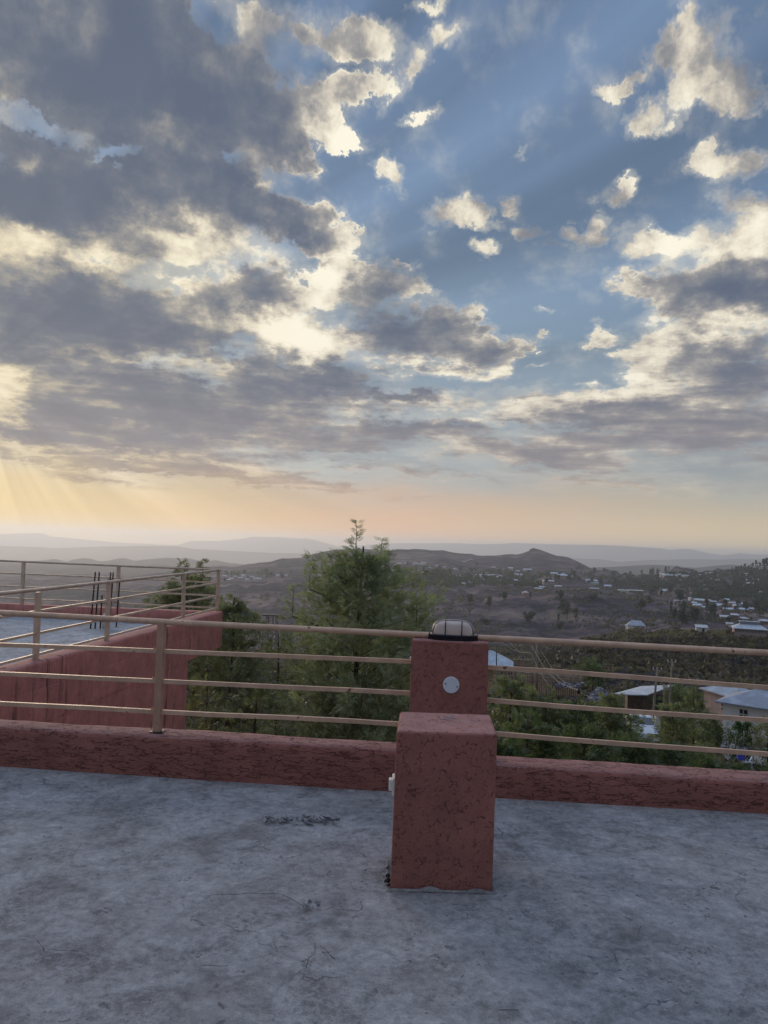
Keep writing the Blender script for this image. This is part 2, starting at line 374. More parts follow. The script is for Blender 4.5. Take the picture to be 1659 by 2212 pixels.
# ------------------------------------------------------------------ materials
def concrete_mat(name, base=(.33, .345, .385), seed=0.0, cracks=True):
    m, t, b = material(name)
    tc = t.mapping(t.new('ShaderNodeTexCoord').outputs['Object'], loc=(seed, seed * .7, 0))
    big = t.noise(tc, .9, 4, .6, .6); mid = t.noise(tc, 3.2, 7, .66, .8); fine = t.noise(tc, 26, 7, .72)
    trow = t.noise(t.mapping(tc, (1.1, 4.6, 1), (0, 0, .35)), 2.2, 6, .66, 1.1)   # trowel sweeps
    gr = t.noise(tc, 150, 3, .7)
    mo = t.noise(tc, 8.5, 6, .7, 1.2)
    k = t.math('MULTIPLY_ADD', mid, .75, t.math('MULTIPLY_ADD', fine, .6, t.math('MULTIPLY_ADD', trow, .22, t.math('MULTIPLY_ADD', mo, .55, t.math('MULTIPLY', big, .3)))))
    k = t.math('MULTIPLY_ADD', gr, .38, k)
    cr = t.ramp(t.sstep(k, 1.08, 1.74), [(0, tuple(x * .38 for x in base) + (1,)), (.3, tuple(x * .72 for x in base) + (1,)), (.55, tuple(base) + (1,)), (.8, tuple(x * 1.22 for x in base) + (1,)), (1, tuple(x * 1.62 for x in base) + (1,))])
    # damp-grey and brownish stains
    st = t.sstep(t.noise(tc, 1.5, 5, .6, 1.0), .52, .70)
    cr = t.mix(t.math('MULTIPLY', st, .45), cr, (base[0] * .62, base[1] * .60, base[2] * .58, 1))
    bt = t.sstep(t.noise(tc, 2.3, 5, .7, .5), .55, .75)
    cr = t.mix(t.math('MULTIPLY', bt, .35), cr, (base[0] * 1.25, base[1] * 1.08, base[2] * .95, 1))
    wear = t.sstep(t.noise(tc, 15, 9, .76, .9), .49, .54)
    wear2 = t.math('MULTIPLY', t.sstep(t.noise(tc, 34, 6, .72, .6), .52, .57), t.sstep(t.noise(tc, 2.6, 4, .6), .42, .60))
    cr = t.mix(t.math('MULTIPLY', wear, .24), cr, (base[0] * .52, base[1] * .53, base[2] * .56, 1))
    cr = t.mix(t.math('MULTIPLY', wear2, .34), cr, (base[0] * 1.5, base[1] * 1.5, base[2] * 1.52, 1))
    pit = t.sstep(t.math('MULTIPLY_ADD', fine, 1.0, t.math('MULTIPLY', t.noise(tc, 9, 6, .75, .6), 1.0)), 1.14, 1.28)
    cr = t.mix(t.math('MULTIPLY', pit, .75), cr, (base[0] * .35, base[1] * .36, base[2] * .40, 1))
    h = t.math('MULTIPLY_ADD', fine, .6, t.math('MULTIPLY_ADD', pit, -.6, t.math('MULTIPLY', mid, .8)))
    if cracks:
        cv = t.vmath('ADD', tc, t.vmath('MULTIPLY', t.noise(tc, 3.0, 5, .65, out='Color'), (.55, .55, 0)))
        ed = t.voro(cv, .95)
        ck = t.math('MULTIPLY', t.sstep(ed, .007, .001), t.sstep(t.noise(tc, 1.3, 2), .53, .68))
        cr = t.mix(t.math('MULTIPLY', ck, .7), cr, (.05, .055, .075, 1))
        h = t.math('MULTIPLY_ADD', ck, -1.2, h)
    t.put(b.inputs['Base Color'], cr)
    b.inputs['Roughness'].default_value = .93; b.inputs['Specular IOR Level'].default_value = .2
    bn = t.new('ShaderNodeBump'); bn.inputs['Strength'].default_value = .75; bn.inputs['Distance'].default_value = .012
    t.put(bn.inputs['Height'], h); t.put(b.inputs['Normal'], bn.outputs[0])
    return m

def plaster_mat(name, base=(.30, .124, .106), stretch=(1, 1, 1), worm=12.0, amt=.8, streaks=0.0, thr=(.50, .60), seed=0.0, dark=.26):
    """red render with dragged grooves where grains were rubbed out"""
    m, t, b = material(name)
    tc = t.mapping(t.new('ShaderNodeTexCoord').outputs['Object'], loc=(seed, seed, seed))
    s = t.mapping(tc, stretch)
    cv = t.vmath('ADD', s, t.vmath('MULTIPLY', t.vmath('SUBTRACT', t.noise(s, 7.0, 4, .6, out='Color'), (.5, .5, .5)), (.16, .16, .16)))
    g1 = t.sstep(t.voro(cv, worm), .060, .012)
    br = t.sstep(t.noise(s, worm * .8, 3, .6), thr[0], thr[1])
    g2v = t.vmath('ADD', s, (3.7, 1.9, 5.1))
    g2 = t.sstep(t.voro(t.vmath('ADD', g2v, t.vmath('MULTIPLY', t.noise(s, 16.0, 3, .6, out='Color'), (.07, .07, .07))), worm * 1.9), .07, .01)
    br2 = t.sstep(t.noise(t.mapping(s, loc=(5, 5, 5)), worm * 1.1, 3, .6), thr[0] + .04, thr[1] + .05)
    gro = t.math('MAXIMUM', t.math('MULTIPLY', g1, br), t.math('MULTIPLY', g2, br2))
    fine = t.noise(tc, 90, 4, .7); midn = t.noise(tc, 5, 5, .6)
    k = t.math('MULTIPLY_ADD', fine, .5, t.math('MULTIPLY', midn, .6))
    c = t.mix(t.sstep(k, .35, .8), tuple(x * .78 for x in base) + (1,), tuple(x * 1.25 for x in base) + (1,))
    c = t.mix(t.math('MULTIPLY', t.sstep(t.noise(tc, 2.1, 4, .6), .5, .72), .35), c, (base[0] * .62, base[1] * .75, base[2] * .85, 1))
    # pale dust on faces that look up
    geo = t.new('ShaderNodeNewGeometry'); sp = t.new('ShaderNodeSeparateXYZ'); t.put(sp.inputs[0], geo.outputs['Normal'])
    up = t.math('MULTIPLY', t.sstep(sp.outputs[2], .6, .95), t.sstep(t.noise(tc, 14, 5, .7), .35, .65, .35, .8))
    c = t.mix(t.math('MULTIPLY', up, .38), c, (.42, .34, .36, 1))
    c = t.mix(t.math('MULTIPLY', gro, amt), c, (base[0] * dark, base[1] * dark * .9, base[2] * dark, 1))
    if streaks:
        sv = t.mapping(tc, (7, 7, .55))
        ss = t.sstep(t.noise(sv, 1.0, 5, .68, .3), .53, .68)
        pos = t.sstep(t.noise(t.mapping(tc, (.9, .9, .25)), 1.0, 2, .5), .45, .58)
        c = t.mix(t.math('MULTIPLY', t.math('MULTIPLY', ss, pos), streaks), c, (.035, .028, .032, 1))
        fv = t.sstep(t.noise(t.mapping(tc, (34, 34, 1.8)), 1.0, 4, .7), .54, .70)
        c = t.mix(t.math('MULTIPLY', fv, .5), c, (base[0] * .45, base[1] * .45, base[2] * .5, 1))
    t.put(b.inputs['Base Color'], c)
    b.inputs['Roughness'].default_value = .9; b.inputs['Specular IOR Level'].default_value = .2
    bn = t.new('ShaderNodeBump'); bn.inputs['Strength'].default_value = .8; bn.inputs['Distance'].default_value = .008
    t.put(bn.inputs['Height'], t.math('MULTIPLY_ADD', gro, -1.0, t.math('MULTIPLY', fine, .35))); t.put(b.inputs['Normal'], bn.outputs[0])
    return m

def paint_mat(name, col, chip=(.10, .05, .04), k=(.75, .81)):
    m, t, b = material(name)
    tc = t.new('ShaderNodeTexCoord').outputs['Object']
    n = t.noise(tc, 7, 5, .65); n2 = t.noise(tc, 40, 4, .7)
    c = t.mix(t.sstep(n, .35, .7), tuple(x * .82 for x in col) + (1,), tuple(x * 1.12 for x in col) + (1,))
    ch = t.sstep(t.math('MULTIPLY_ADD', n2, .35, t.math('MULTIPLY', n, .9)), k[0], k[1])
    c = t.mix(ch, c, tuple(chip) + (1,))
    t.put(b.inputs['Base Color'], c); b.inputs['Roughness'].default_value = .5; b.inputs['Specular IOR Level'].default_value = .4
    bn = t.new('ShaderNodeBump'); bn.inputs['Strength'].default_value = .3; bn.inputs['Distance'].default_value = .003
    t.put(bn.inputs['Height'], n2); t.put(b.inputs['Normal'], bn.outputs[0])
    return m

def leaf_mat(name, dark, light, sheen=.25):
    m, t, b = material(name)
    geo = t.new('ShaderNodeNewGeometry')
    tc = t.new('ShaderNodeTexCoord').outputs['Object']
    r = geo.outputs['Random Per Island']
    n = t.noise(tc, 1.6, 3, .6)
    n2 = t.noise(tc, 6.5, 2, .5)
    k = t.math('ADD', t.math('MULTIPLY', r, .34), t.math('MULTIPLY_ADD', t.sstep(n, .38, .60), .33, t.math('MULTIPLY', t.sstep(n2, .42, .60), .33)))
    c = t.mix(k, tuple(dark) + (1,), tuple(light) + (1,))
    t.put(b.inputs['Base Color'], c); b.inputs['Roughness'].default_value = .5
    b.inputs['Specular IOR Level'].default_value = sheen
    tr = t.new('ShaderNodeBsdfTranslucent'); t.put(tr.inputs[0], t.mix(1.0, c, (1.1, 1.25, .6, 1), 'MULTIPLY'))
    mx = t.new('ShaderNodeMixShader'); mx.inputs[0].default_value = .38
    t.l.new(b.outputs[0], mx.inputs[1]); t.l.new(tr.outputs[0], mx.inputs[2])
    t.l.new(mx.outputs[0], t.n['Material Output'].inputs['Surface'])
    return m

def roof_mat(name, col, ribs=9.0):
    m, t, b = material(name)
    tc = t.new('ShaderNodeTexCoord').outputs['Object']
    n = t.noise(tc, 1.2, 5, .65)
    c = t.mix(t.sstep(n, .35, .7), tuple(x * .75 for x in col) + (1,), tuple(x * 1.15 for x in col) + (1,))
    wv = t.new('ShaderNodeTexWave', wave_type='BANDS', bands_direction='X'); t.put(wv.inputs[0], tc); wv.inputs['Scale'].default_value = ribs
    c = t.mix(t.math('MULTIPLY', wv.outputs['Fac'], .25), c, tuple(x * .6 for x in col) + (1,))
    t.put(b.inputs['Base Color'], c); b.inputs['Roughness'].default_value = .45; b.inputs['Metallic'].default_value = .35
    return m

M = {}
M['floor'] = concrete_mat('terrace_concrete', base=(.285, .286, .302))
M['floor2'] = concrete_mat('neighbour_concrete', base=(.30, .34, .39), seed=4.0, cracks=False)
M['plaster'] = plaster_mat('red_worm_plaster', worm=27.0, amt=.52, thr=(.54, .60))
M['plaster_low'] = plaster_mat('red_parapet_plaster', stretch=(.35, 1, 1.6), worm=24.0, amt=.72, thr=(.47, .55), seed=2.0, dark=.24)
M['plaster_pillar'] = plaster_mat('red_pillar_plaster', worm=34.0, amt=.4, thr=(.50, .62), seed=5.0, dark=.45)
M['plaster_wing'] = plaster_mat('red_wing_plaster', base=(.50, .205, .175), worm=20.0, amt=.35, streaks=.9, thr=(.55, .65), seed=8.0)
M['rail'] = paint_mat('tan_rail_paint', (.58, .385, .275))
M['post'] = paint_mat('brown_post_paint', (.46, .28, .20))
M['rail_far'] = paint_mat('pale_rail_paint', (.62, .47, .36))
M['white'] = simple('white_plastic', (.62, .66, .74), .5, var=.06)
M['switch'] = simple('cream_plastic', (.72, .72, .70), .4, var=.06)
M['black'] = simple('black_metal', (.012, .014, .024), .45, .0, var=.3, scale=20)
M['wire'] = simple('grey_cage_wire', (.40, .38, .40), .35, .85)
M['screw'] = simple('dark_screw', (.03, .03, .035), .5, .5)
M['rebar'] = simple('rusty_steel', (.05, .032, .028), .85, .2, var=.5, scale=30)
M['cable'] = simple('pale_cable', (.20, .19, .19), .6)
M['darkcable'] = simple('dark_cable', (.03, .03, .032), .6)
M['wood'] = simple('weathered_wood', (.24, .20, .17), .9, var=.35, scale=9, bump=.4)
M['bark'] = simple('dark_bark', (.075, .055, .045), .95, var=.5, scale=14, bump=.6)
m, t, b = material('frosted_glass')
b.inputs['Base Color'].default_value = (.74, .62, .58, 1); b.inputs['Roughness'].default_value = .22
b.inputs['Transmission Weight'].default_value = .35; b.inputs['Subsurface Weight'].default_value = .0
b.inputs['Coat Weight'].default_value = .5; b.inputs['Coat Roughness'].default_value = .12
M['glass'] = m
M['leaf_hero'] = leaf_mat('grey_green_leaf', (.07, .095, .05), (.46, .50, .35), .5)
M['leaf_olive'] = leaf_mat('olive_leaf', (.075, .09, .05), (.31, .33, .21), .35)
M['leaf_dark'] = leaf_mat('dark_leaf', (.036, .06, .03), (.20, .25, .14), .35)
M['leaf_round'] = leaf_mat('deep_green_leaf', (.02, .045, .015), (.07, .13, .045), .4)
M['far_leaf'] = leaf_mat('far_foliage', (.022, .036, .036), (.070, .096, .080), .1)
M['scrub'] = leaf_mat('dry_scrub', (.055, .053, .056), (.17, .152, .150), .1)

# hillside ground: dry brown-purple soil, grass and dark scrub in patches
m, t, b = material('dry_hillside')
tc = t.new('ShaderNodeTexCoord').outputs['Object']
sp = t.new('ShaderNodeSeparateXYZ'); t.put(sp.inputs[0], tc)
n1 = t.noise(tc, .0045, 8, .62, .5); n2 = t.noise(tc, .035, 7, .68, .3); n3 = t.noise(tc, .25, 5, .7)
terr = t.noise(t.mapping(tc, (.004, .02, .16)), 1.0, 6, .62, .5)       # faint contour terraces
k = t.math('MULTIPLY_ADD', n1, .95, t.math('MULTIPLY_ADD', n2, .75, t.math('MULTIPLY_ADD', n3, .35, t.math('MULTIPLY', terr, .95))))
c = t.ramp(t.sstep(k, 1.28, 1.86), [(0, (.026, .029, .040, 1)), (.3, (.070, .062, .078, 1)), (.5, (.118, .096, .112, 1)), (.7, (.162, .126, .130, 1)), (1, (.26, .21, .185, 1))])
so_ = t.sstep(t.noise(tc, .0075, 6, .62, .8), .60, .68)
c = t.mix(t.math('MULTIPLY', so_, .6), c, (.30, .20, .155, 1))
gk = t.sstep(t.noise(tc, .018, 6, .65), .52, .64)
c = t.mix(t.math('MULTIPLY', gk, .45), c, (.08, .085, .052, 1))
t.put(b.inputs['Base Color'], c); b.inputs['Roughness'].default_value = 1.0; b.inputs['Specular IOR Level'].default_value = 0
bn = t.new('ShaderNodeBump'); bn.inputs['Strength'].default_value = 1.0; bn.inputs['Distance'].default_value = 7.0
t.put(bn.inputs['Height'], t.math('ADD', n2, t.math('MULTIPLY', n1, 1.5))); t.put(b.inputs['Normal'], bn.outputs[0])
M['terrain'] = m
M['brush'] = leaf_mat('dark_dry_brush', (.024, .024, .030), (.105, .094, .090), .1)
M['grass'] = leaf_mat('dry_grass', (.10, .095, .07), (.24, .21, .14), .1)
M['farhill'] = simple('distant_hill', (.035, .036, .042), 1.0, var=.3, scale=.0012, spec=0)

M['roof_blue'] = roof_mat('blue_grey_roof_sheet', (.40, .46, .54), 6)
M['roof_pale'] = roof_mat('pale_roof_sheet', (.52, .58, .66), 5)
M['roof_slate'] = roof_mat('slate_blue_roof_sheet', (.30, .34, .42), 4)
M['wall_cream'] = simple('cream_render', (.60, .57, .54), .9, var=.12, scale=2)
M['whitewash'] = simple('whitewash', (.78, .77, .75), .9, var=.08, scale=1.5)
M['wall_yellow'] = simple('yellow_mud_render', (.48, .35, .19), .95, var=.2, scale=2)
M['wall_brown'] = simple('brown_mud_wall', (.17, .12, .095), .95, var=.3, scale=3)
M['wall_pink'] = simple('pinkish_wall', (.36, .28, .27), .95, var=.15, scale=2)
M['opening'] = simple('dark_opening', (.02, .02, .022), .6)
M['stone'] = simple('pale_rubble', (.25, .25, .27), .95, var=.5, scale=5)
M['stonedark'] = simple('dark_rubble', (.10, .10, .13), .95, var=.4, scale=5)
M['fence_mud'] = simple('tan_mud_panel', (.60, .44, .31), .95, var=.25, scale=4)
M['carpaint'] = simple('white_car_paint', (.55, .60, .68), .25, spec=.6)
M['carglass'] = simple('dark_car_glass', (.03, .035, .05), .08, spec=.8)
M['tyre'] = simple('tyre_rubber', (.015, .015, .015), .8)
M['blue'] = simple('blue_sheeting', (.03, .05, .40), .4)
# ------------------------------------------------------------------ our terrace
ANG = radians(-5.0)
U = np.array([cos(ANG), sin(ANG)]); NV = np.array([-sin(ANG), cos(ANG)]); O0 = np.array([0.0, 4.885])
def L(u, v, z): p = O0 + U * u + NV * v; return (p[0], p[1], z)
def uv(p): q = np.array([p[0], p[1]]) - O0; return q @ U, q @ NV
def onv(x, y, v): return vp(x, y, O0 + NV * v, NV)

# floor: slightly uneven sheet with two long cracks pressed in
nx, ny = 90, 80
gx = np.linspace(-9, 9, nx); gy = np.linspace(-4.5, 5.9, ny)
V = np.zeros((ny, nx, 3))
for j in range(ny):
    for i in range(nx):
        x, y = gx[i], gy[j]
        z = .012 * (mnoise.noise(Vector((x * .35, y * .35, 1.3)))) + .004 * mnoise.noise(Vector((x * 1.7, y * 1.7, 4.1)))
        lim = 4.885 + .09 - .0875 * x
        V[j, i] = (x, min(y, lim), z - .006)
idx = np.arange(nx * ny).reshape(ny, nx)
Qd = np.stack([idx[:-1, :-1], idx[:-1, 1:], idx[1:, 1:], idx[1:, :-1]], -1).reshape(-1, 4)
fl = link('terrace_floor', np_mesh('terrace_floor', V.reshape(-1, 3), Qd, M['floor'], smooth=True))
tag(fl, kind='structure')
# open cracks and lifted skin flakes: thin raised/sunken skins belonging to the floor
M['crack'] = simple('crack_dark', (.085, .09, .11), 1.0, spec=0)  # flat dark tone of the crack ribbons
crk = MB()
def crack(pts, wd=.004, seed=1):
    rr = random.Random(seed)
    P = [gp(x, y, .009) for x, y in pts]; fine = []
    for a, c2 in zip(P[:-1], P[1:]):
        n = max(2, int(math.dist(a, c2) / .03))
        for k in range(n):
            s_ = k / n; fine.append((a[0] + (c2[0] - a[0]) * s_ + rr.uniform(-.009, .009), a[1] + (c2[1] - a[1]) * s_ + rr.uniform(-.009, .009), .009))
    fine.append(P[-1]); n = len(fine)
    for i in range(n - 1):
        a, c2 = fine[i], fine[i + 1]; dx, dy = c2[0] - a[0], c2[1] - a[1]; l = max(1e-6, math.hypot(dx, dy))
        w_ = wd * .62 * rr.uniform(.3, 1.3) * (1 - abs(2 * i / n - 1) ** 3)
        px, py = -dy / l * w_, dx / l * w_
        z = .009 + .012 * 0
        crk.add([(a[0] - px, a[1] - py, z), (c2[0] - px, c2[1] - py, z), (c2[0] + px, c2[1] + py, z), (a[0] + px, a[1] + py, z)], [(0, 1, 2, 3)])
crack([(440, 1915), (452, 1932), (520, 1931), (595, 1929), (640, 1945), (668, 1966)], .0045, 2)
crack([(668, 1966), (720, 1962), (770, 1968), (782, 1962), (778, 1945), (788, 1941)], .0030, 3)
crack([(420, 1968), (440, 1942), (460, 1932)], .0025, 4)
crack([(60, 2052), (110, 2052), (170, 2055)], .0045, 5)
crack([(72, 2020), (90, 2040), (95, 2056)], .003, 6)
crack([(168, 2052), (180, 2078)], .003, 7)
crack([(430, 2090), (455, 2084), (492, 2086)], .005, 8)
crack([(600, 2110), (650, 2098), (678, 2060), (680, 2035)], .0028, 9)
crack([(680, 2030), (700, 2052), (724, 2072)], .0042, 10)
crack([(650, 2022), (668, 2016), (680, 2018)], .005, 11)
crack([(1050, 2178), (1120, 2182)], .005, 12)
crack([(1300, 2045), (1330, 2060), (1338, 2085)], .004, 13)
crack([(1480, 1945), (1530, 1925), (1548, 1905)], .0032, 14)
crack([(1360, 1990), (1380, 1998), (1378, 2022)], .003, 15)
crack([(985, 1972), (1010, 1972), (1012, 1985)], .0045, 16)
cro = crk.build('crack', M['crack'], fl)
cro['label'] = 'dark hairline cracks in the grey screed'

def rough_box(name, P8, mat, parent=None, cuts=14, amp=.004, bevel=.012, seed=0):
    """hand-plastered block: P8 = 4 bottom + 4 top corners"""
    mb = MB(); mb.hexa(P8)
    o = mb.build(name, mat, parent)
    bv = o.modifiers.new('bevel', 'BEVEL'); bv.width = bevel; bv.segments = 3
    return o
def wavy_wall(name, u0, u1, v0, v1, h0, h1, mat, parent=None, n=110, base=-.05, amp=.006, skip_bottom=True, frame=L, seed=0.0):
    """long parapet with hand-finished edges, cross-section with rounded shoulders"""
    sec = [(v0, base), (v0, .0), (v0, .4), (v0, .85), (v0 + .004, .955), (v0 + .018, .995), (v0 + .06, 1.0), ((v0 + v1) / 2, 1.006), (v1 - .05, 1.0), (v1 - .018, .99), (v1, .94), (v1, .3), (v1, base)]
    Vt = []
    for i in range(n + 1):
        s_ = i / n; u = u0 + (u1 - u0) * s_; h = h0 + (h1 - h0) * s_
        for j, (v, q) in enumerate(sec):
            zz = base if q == base else q * h
            d = mnoise.noise(Vector((u * 2.3 + seed, v * 3, zz * 4))) * amp + mnoise.noise(Vector((u * 9 + seed, v * 9, zz * 9))) * amp * .5
            nv = v + (d if j < 6 or j > 8 else 0); nz = zz + (d if 3 < j < 10 else 0)
            Vt.append(frame(u, nv, nz))
    k = len(sec); Vt = np.array(Vt); Qs = []
    for i in range(n):
        for j in range(k - 1):
            a = i * k + j; Qs.append((a, a + k, a + k + 1, a + 1))
    me = bpy.data.meshes.new(name)
    faces = Qs + [tuple(range(k)), tuple(n * k + j for j in range(k))[::-1]]
    me.from_pydata([tuple(p) for p in Vt], [], faces); me.materials.append(mat)
    for p in me.polygons: p.use_smooth = len(p.vertices) == 4
    me.update()
    return link(name, me, parent)

uL = uv(onv(889, 1400, 0.02))[0]; uR = uv(onv(1055, 1400, 0.02))[0]
pw = wavy_wall('parapet_wall', -7.5, uL - .002, 0, .23, .262, .256, M['plaster_low'])
tag(pw, 'low dark red parapet left of the pillar under the long rails', 'parapet', 'parapets along the terrace edge')
pw2 = wavy_wall('parapet_wall', uR + .002, 7.5, 0, .27, .196, .182, M['plaster_low'], seed=9.0)
tag(pw2, 'low dark red parapet right of the pillar above the green hedge trees', 'parapet', 'parapets along the terrace edge')

# pillar
zp = onv(891, 1381.6, 0.0)[2]
def prism(p4b, zb, p4t_): return [(x, y, zb) for x, y in p4b] + p4t_
a = L(uL, -.01, 0); b_ = L(uR, -.01, 0); c_ = L(uR, .30, 0); d_ = L(uL, .30, 0)
pil = rough_box('pillar', [(*p[:2], -.2) for p in (a, b_, c_, d_)] + [(*p[:2], zp) for p in (a, b_, c_, d_)], M['plaster_pillar'], bevel=.012)
tag(pil, 'square red plastered pillar behind the short block with lamp on top', 'pillar')
# block
fb0 = gp(843, 1918, 0); fb1 = gp(1064, 1925, 0); ZT = .722
ft0 = gp(857, 1579, ZT); ft1 = gp(1074.5, 1586, ZT); bt0 = gp(864, 1536, ZT); bt1 = gp(1060, 1543.5, ZT)
dep = ((bt0[1] - ft0[1]) + (bt1[1] - ft1[1])) / 2
blk = rough_box('plaster_block', [(fb0[0], fb0[1], -.02), (fb1[0], fb1[1], -.02), (fb1[0] - .01, fb1[1] + dep, -.02), (fb0[0] + .01, fb0[1] + dep, -.02),
                 (ft0[0], ft0[1], ZT), (ft1[0], ft1[1], ZT), (bt1[0], bt1[1], ZT), (bt0[0], bt0[1], ZT)], M['plaster'], bevel=.014)
tag(blk, 'short red plastered block with dark squiggly grooves standing on the floor', 'block')
# ragged cement smear round the foot of the block
sm = MB(); rr = random.Random(3)
pts = []
for (x0, y0, x1, y1) in ((fb0[0] - .012, fb0[1] + .3, fb0[0] - .012, fb0[1] - .012), (fb0[0] - .012, fb0[1] - .012, fb1[0] + .012, fb1[1] - .012), (fb1[0] + .012, fb1[1] - .012, fb1[0] + .012, fb1[1] + .3)):
    n = int(math.dist((x0, y0), (x1, y1)) / .012)
    pts += [(x0 + (x1 - x0) * k / n, y0 + (y1 - y0) * k / n) for k in range(n)]
cxm, cym = (fb0[0] + fb1[0]) / 2, fb0[1] + .15
for k in range(len(pts) - 1):
    def ex(p, e): dx, dy = p[0] - cxm, p[1] - cym; l = math.hypot(dx, dy); return (p[0] + dx / l * e, p[1] + dy / l * e)
    e0 = .002 + .012 * abs(mnoise.noise(Vector((k * .13, 0, 0)))); e1 = .002 + .012 * abs(mnoise.noise(Vector(((k + 1) * .13, 0, 0))))
    h0 = .004 + .030 * max(0, mnoise.noise(Vector((k * .11, 7, 0)))); h1 = .004 + .030 * max(0, mnoise.noise(Vector(((k + 1) * .11, 7, 0))))
    p, q = pts[k], pts[k + 1]; po, qo = ex(p, e0), ex(q, e1)
    sm.add([(p[0], p[1], h0), (q[0], q[1], h1), (qo[0], qo[1], -.004), (po[0], po[1], -.004)], [(0, 3, 2, 1)], sm=True)
sm.build('cement_smear', M['floor'], blk)

# wire loop, set in the top of the block
lo = MB(); cx, cy2, _ = gp(969, 1553, ZT)
lp = [(cx + .034 * cos(k / 14 * 2 * pi) * (1 + .15 * sin(k * 2.1)), cy2 + .026 * sin(k / 14 * 2 * pi), ZT + .006 + .004 * sin(k * 1.3)) for k in range(13)]
lo.tube(lp, .0022, 6); lo.build('wire_loop', M['wire'], blk)
# switch box on its left side
sx, sy, sz = at(852, 1692, fb0[1] + dep * .45)
fx = fb0[0] + (ft0[0] - fb0[0]) * .55
sw = empty('switch_box', (fx + .002, fb0[1] + dep * .40, sz)); tag(sw, 'small cream switch box on the left side of the block', 'switch')
q = MB(); q.box((0.003, 0, 0), (.022, .085, .085)); q.build('back_plate', M['switch'], sw, bevel=.004)
q = MB(); q.box((-.016, 0, .002), (.018, .045, .055)); q.build('rocker', M['switch'], sw, bevel=.005)
# dark mortar crumbs at the left foot
for k, (x, y, r) in enumerate(((838, 1893, .012), (837, 1905, .016), (840, 1913, .010), (837, 1876, .007))):
    X_, Y_, _ = gp(x, y, 0); q = MB(); q.ell((0, 0, r * .5), (r, r * .9, r * .7), 8, 5)
    me = q.mesh('mortar_crumb', M['screw'])
    for vtx in me.vertices: vtx.co += Vector((mnoise.noise(vtx.co * 90 + Vector((k, 0, 0))),) * 3) * r * .35
    o = link('mortar_crumb', me, None, (X_, Y_, 0)); tag(o, 'small black crumb on the floor at the left foot of the block', 'crumb', 'crumbs beside the block')

# round cover plate on the pillar
px, py, pz = onv(974.5, 1479.5, -.01)
cp = empty('cover_plate', (px, py, pz), ANG); tag(cp, 'round white cover plate screwed to the pillar face', 'cover plate')
q = MB(); q.tube([(0, .004, 0), (0, -.007, 0), (0, -.010, 0)], [.0535, .0535, .049], 40, sm=False); q.build('disc', M['white'], cp, bevel=.001)
for sx_ in (-.036, .038):
    q = MB(); q.tube([(sx_, -.0095, .008 if sx_ < 0 else -.008), (sx_, -.0125, .008 if sx_ < 0 else -.008)], .0045, 12); q.build('screw', M['screw'], cp)

# bulkhead lamp lying on the pillar top
lx, ly, _ = gp(978, 1376, zp)
lv = uv((lx, ly))[0]; lx, ly, _ = L(lv, .085, 0)
lamp = empty('bulkhead_lamp', (lx, ly, zp), ANG); tag(lamp, 'caged bulkhead lamp with frosted glass lying on the pillar top', 'lamp')
q = MB()
def oval(w_, d_, z, n=40, e=.62):
    return [(w_ * math.copysign(abs(cos(a)) ** e, cos(a)), d_ * math.copysign(abs(sin(a)) ** e, sin(a)), z) for a in [2 * pi * k / n for k in range(n)]]
def loft(mb, rings, mi=0, top=True):
    b = len(mb.v); n = len(rings[0])
    for r_ in rings: mb.v += [tuple(p) for p in r_]
    for i in range(len(rings) - 1):
        for k in range(n):
            a0 = b + i * n + k; a1 = b + i * n + (k + 1) % n
            mb.f.append((a0, a1, a1 + n, a0 + n)); mb.m.append(mi); mb.smooth.append(True)
    if top:
        mb.f.append(tuple(b + (len(rings) - 1) * n + k for k in range(n))); mb.m.append(mi); mb.smooth.append(False)
loft(q, [oval(.138, .066, 0), oval(.140, .068, .006), oval(.140, .068, .026), oval(.146, .072, .028), oval(.146, .072, .036), oval(.138, .066, .038)])
q.build('base', M['black'], lamp)
for s_ in (-1, 1):
    q = MB(); q.box((s_ * .152, 0, .022), (.016, .030, .026)); q.tube([(s_ * .158, -.012, .0), (s_ * .158, -.012, .046)], .0045, 8); q.build('clip', M['black'], lamp)
q = MB(); R_ = []
for k in range(9):
    e = k / 8 * pi / 2
    R_.append(oval(.040 + .088 * cos(e) ** .62, .004 + .050 * cos(e) ** .6, .036 + .086 * sin(e) ** .85, e=.75))
loft(q, R_); q.build('glass_dome', M['glass'], lamp)
q = MB()
def arc(x0, w_, h_, axis, n=22, ex=.62):
    out = []
    for k in range(n + 1):
        a = pi * k / n; c = math.copysign(abs(cos(a)) ** ex, cos(a)); s_ = sin(a) ** ex
        out.append((x0 + w_ * c, 0, .034 + h_ * s_) if axis == 'x' else (x0, w_ * c, .034 + h_ * s_))
    return out
q.tube(arc(0, .135, .096, 'x'), .0042, 8); q.build('long_hoop', M['wire'], lamp)
for x0 in (-.052, .056):
    q = MB(); q.tube(arc(x0, .060, .096, 'y'), .0034, 8); q.build('cross_hoop', M['screw'], lamp)

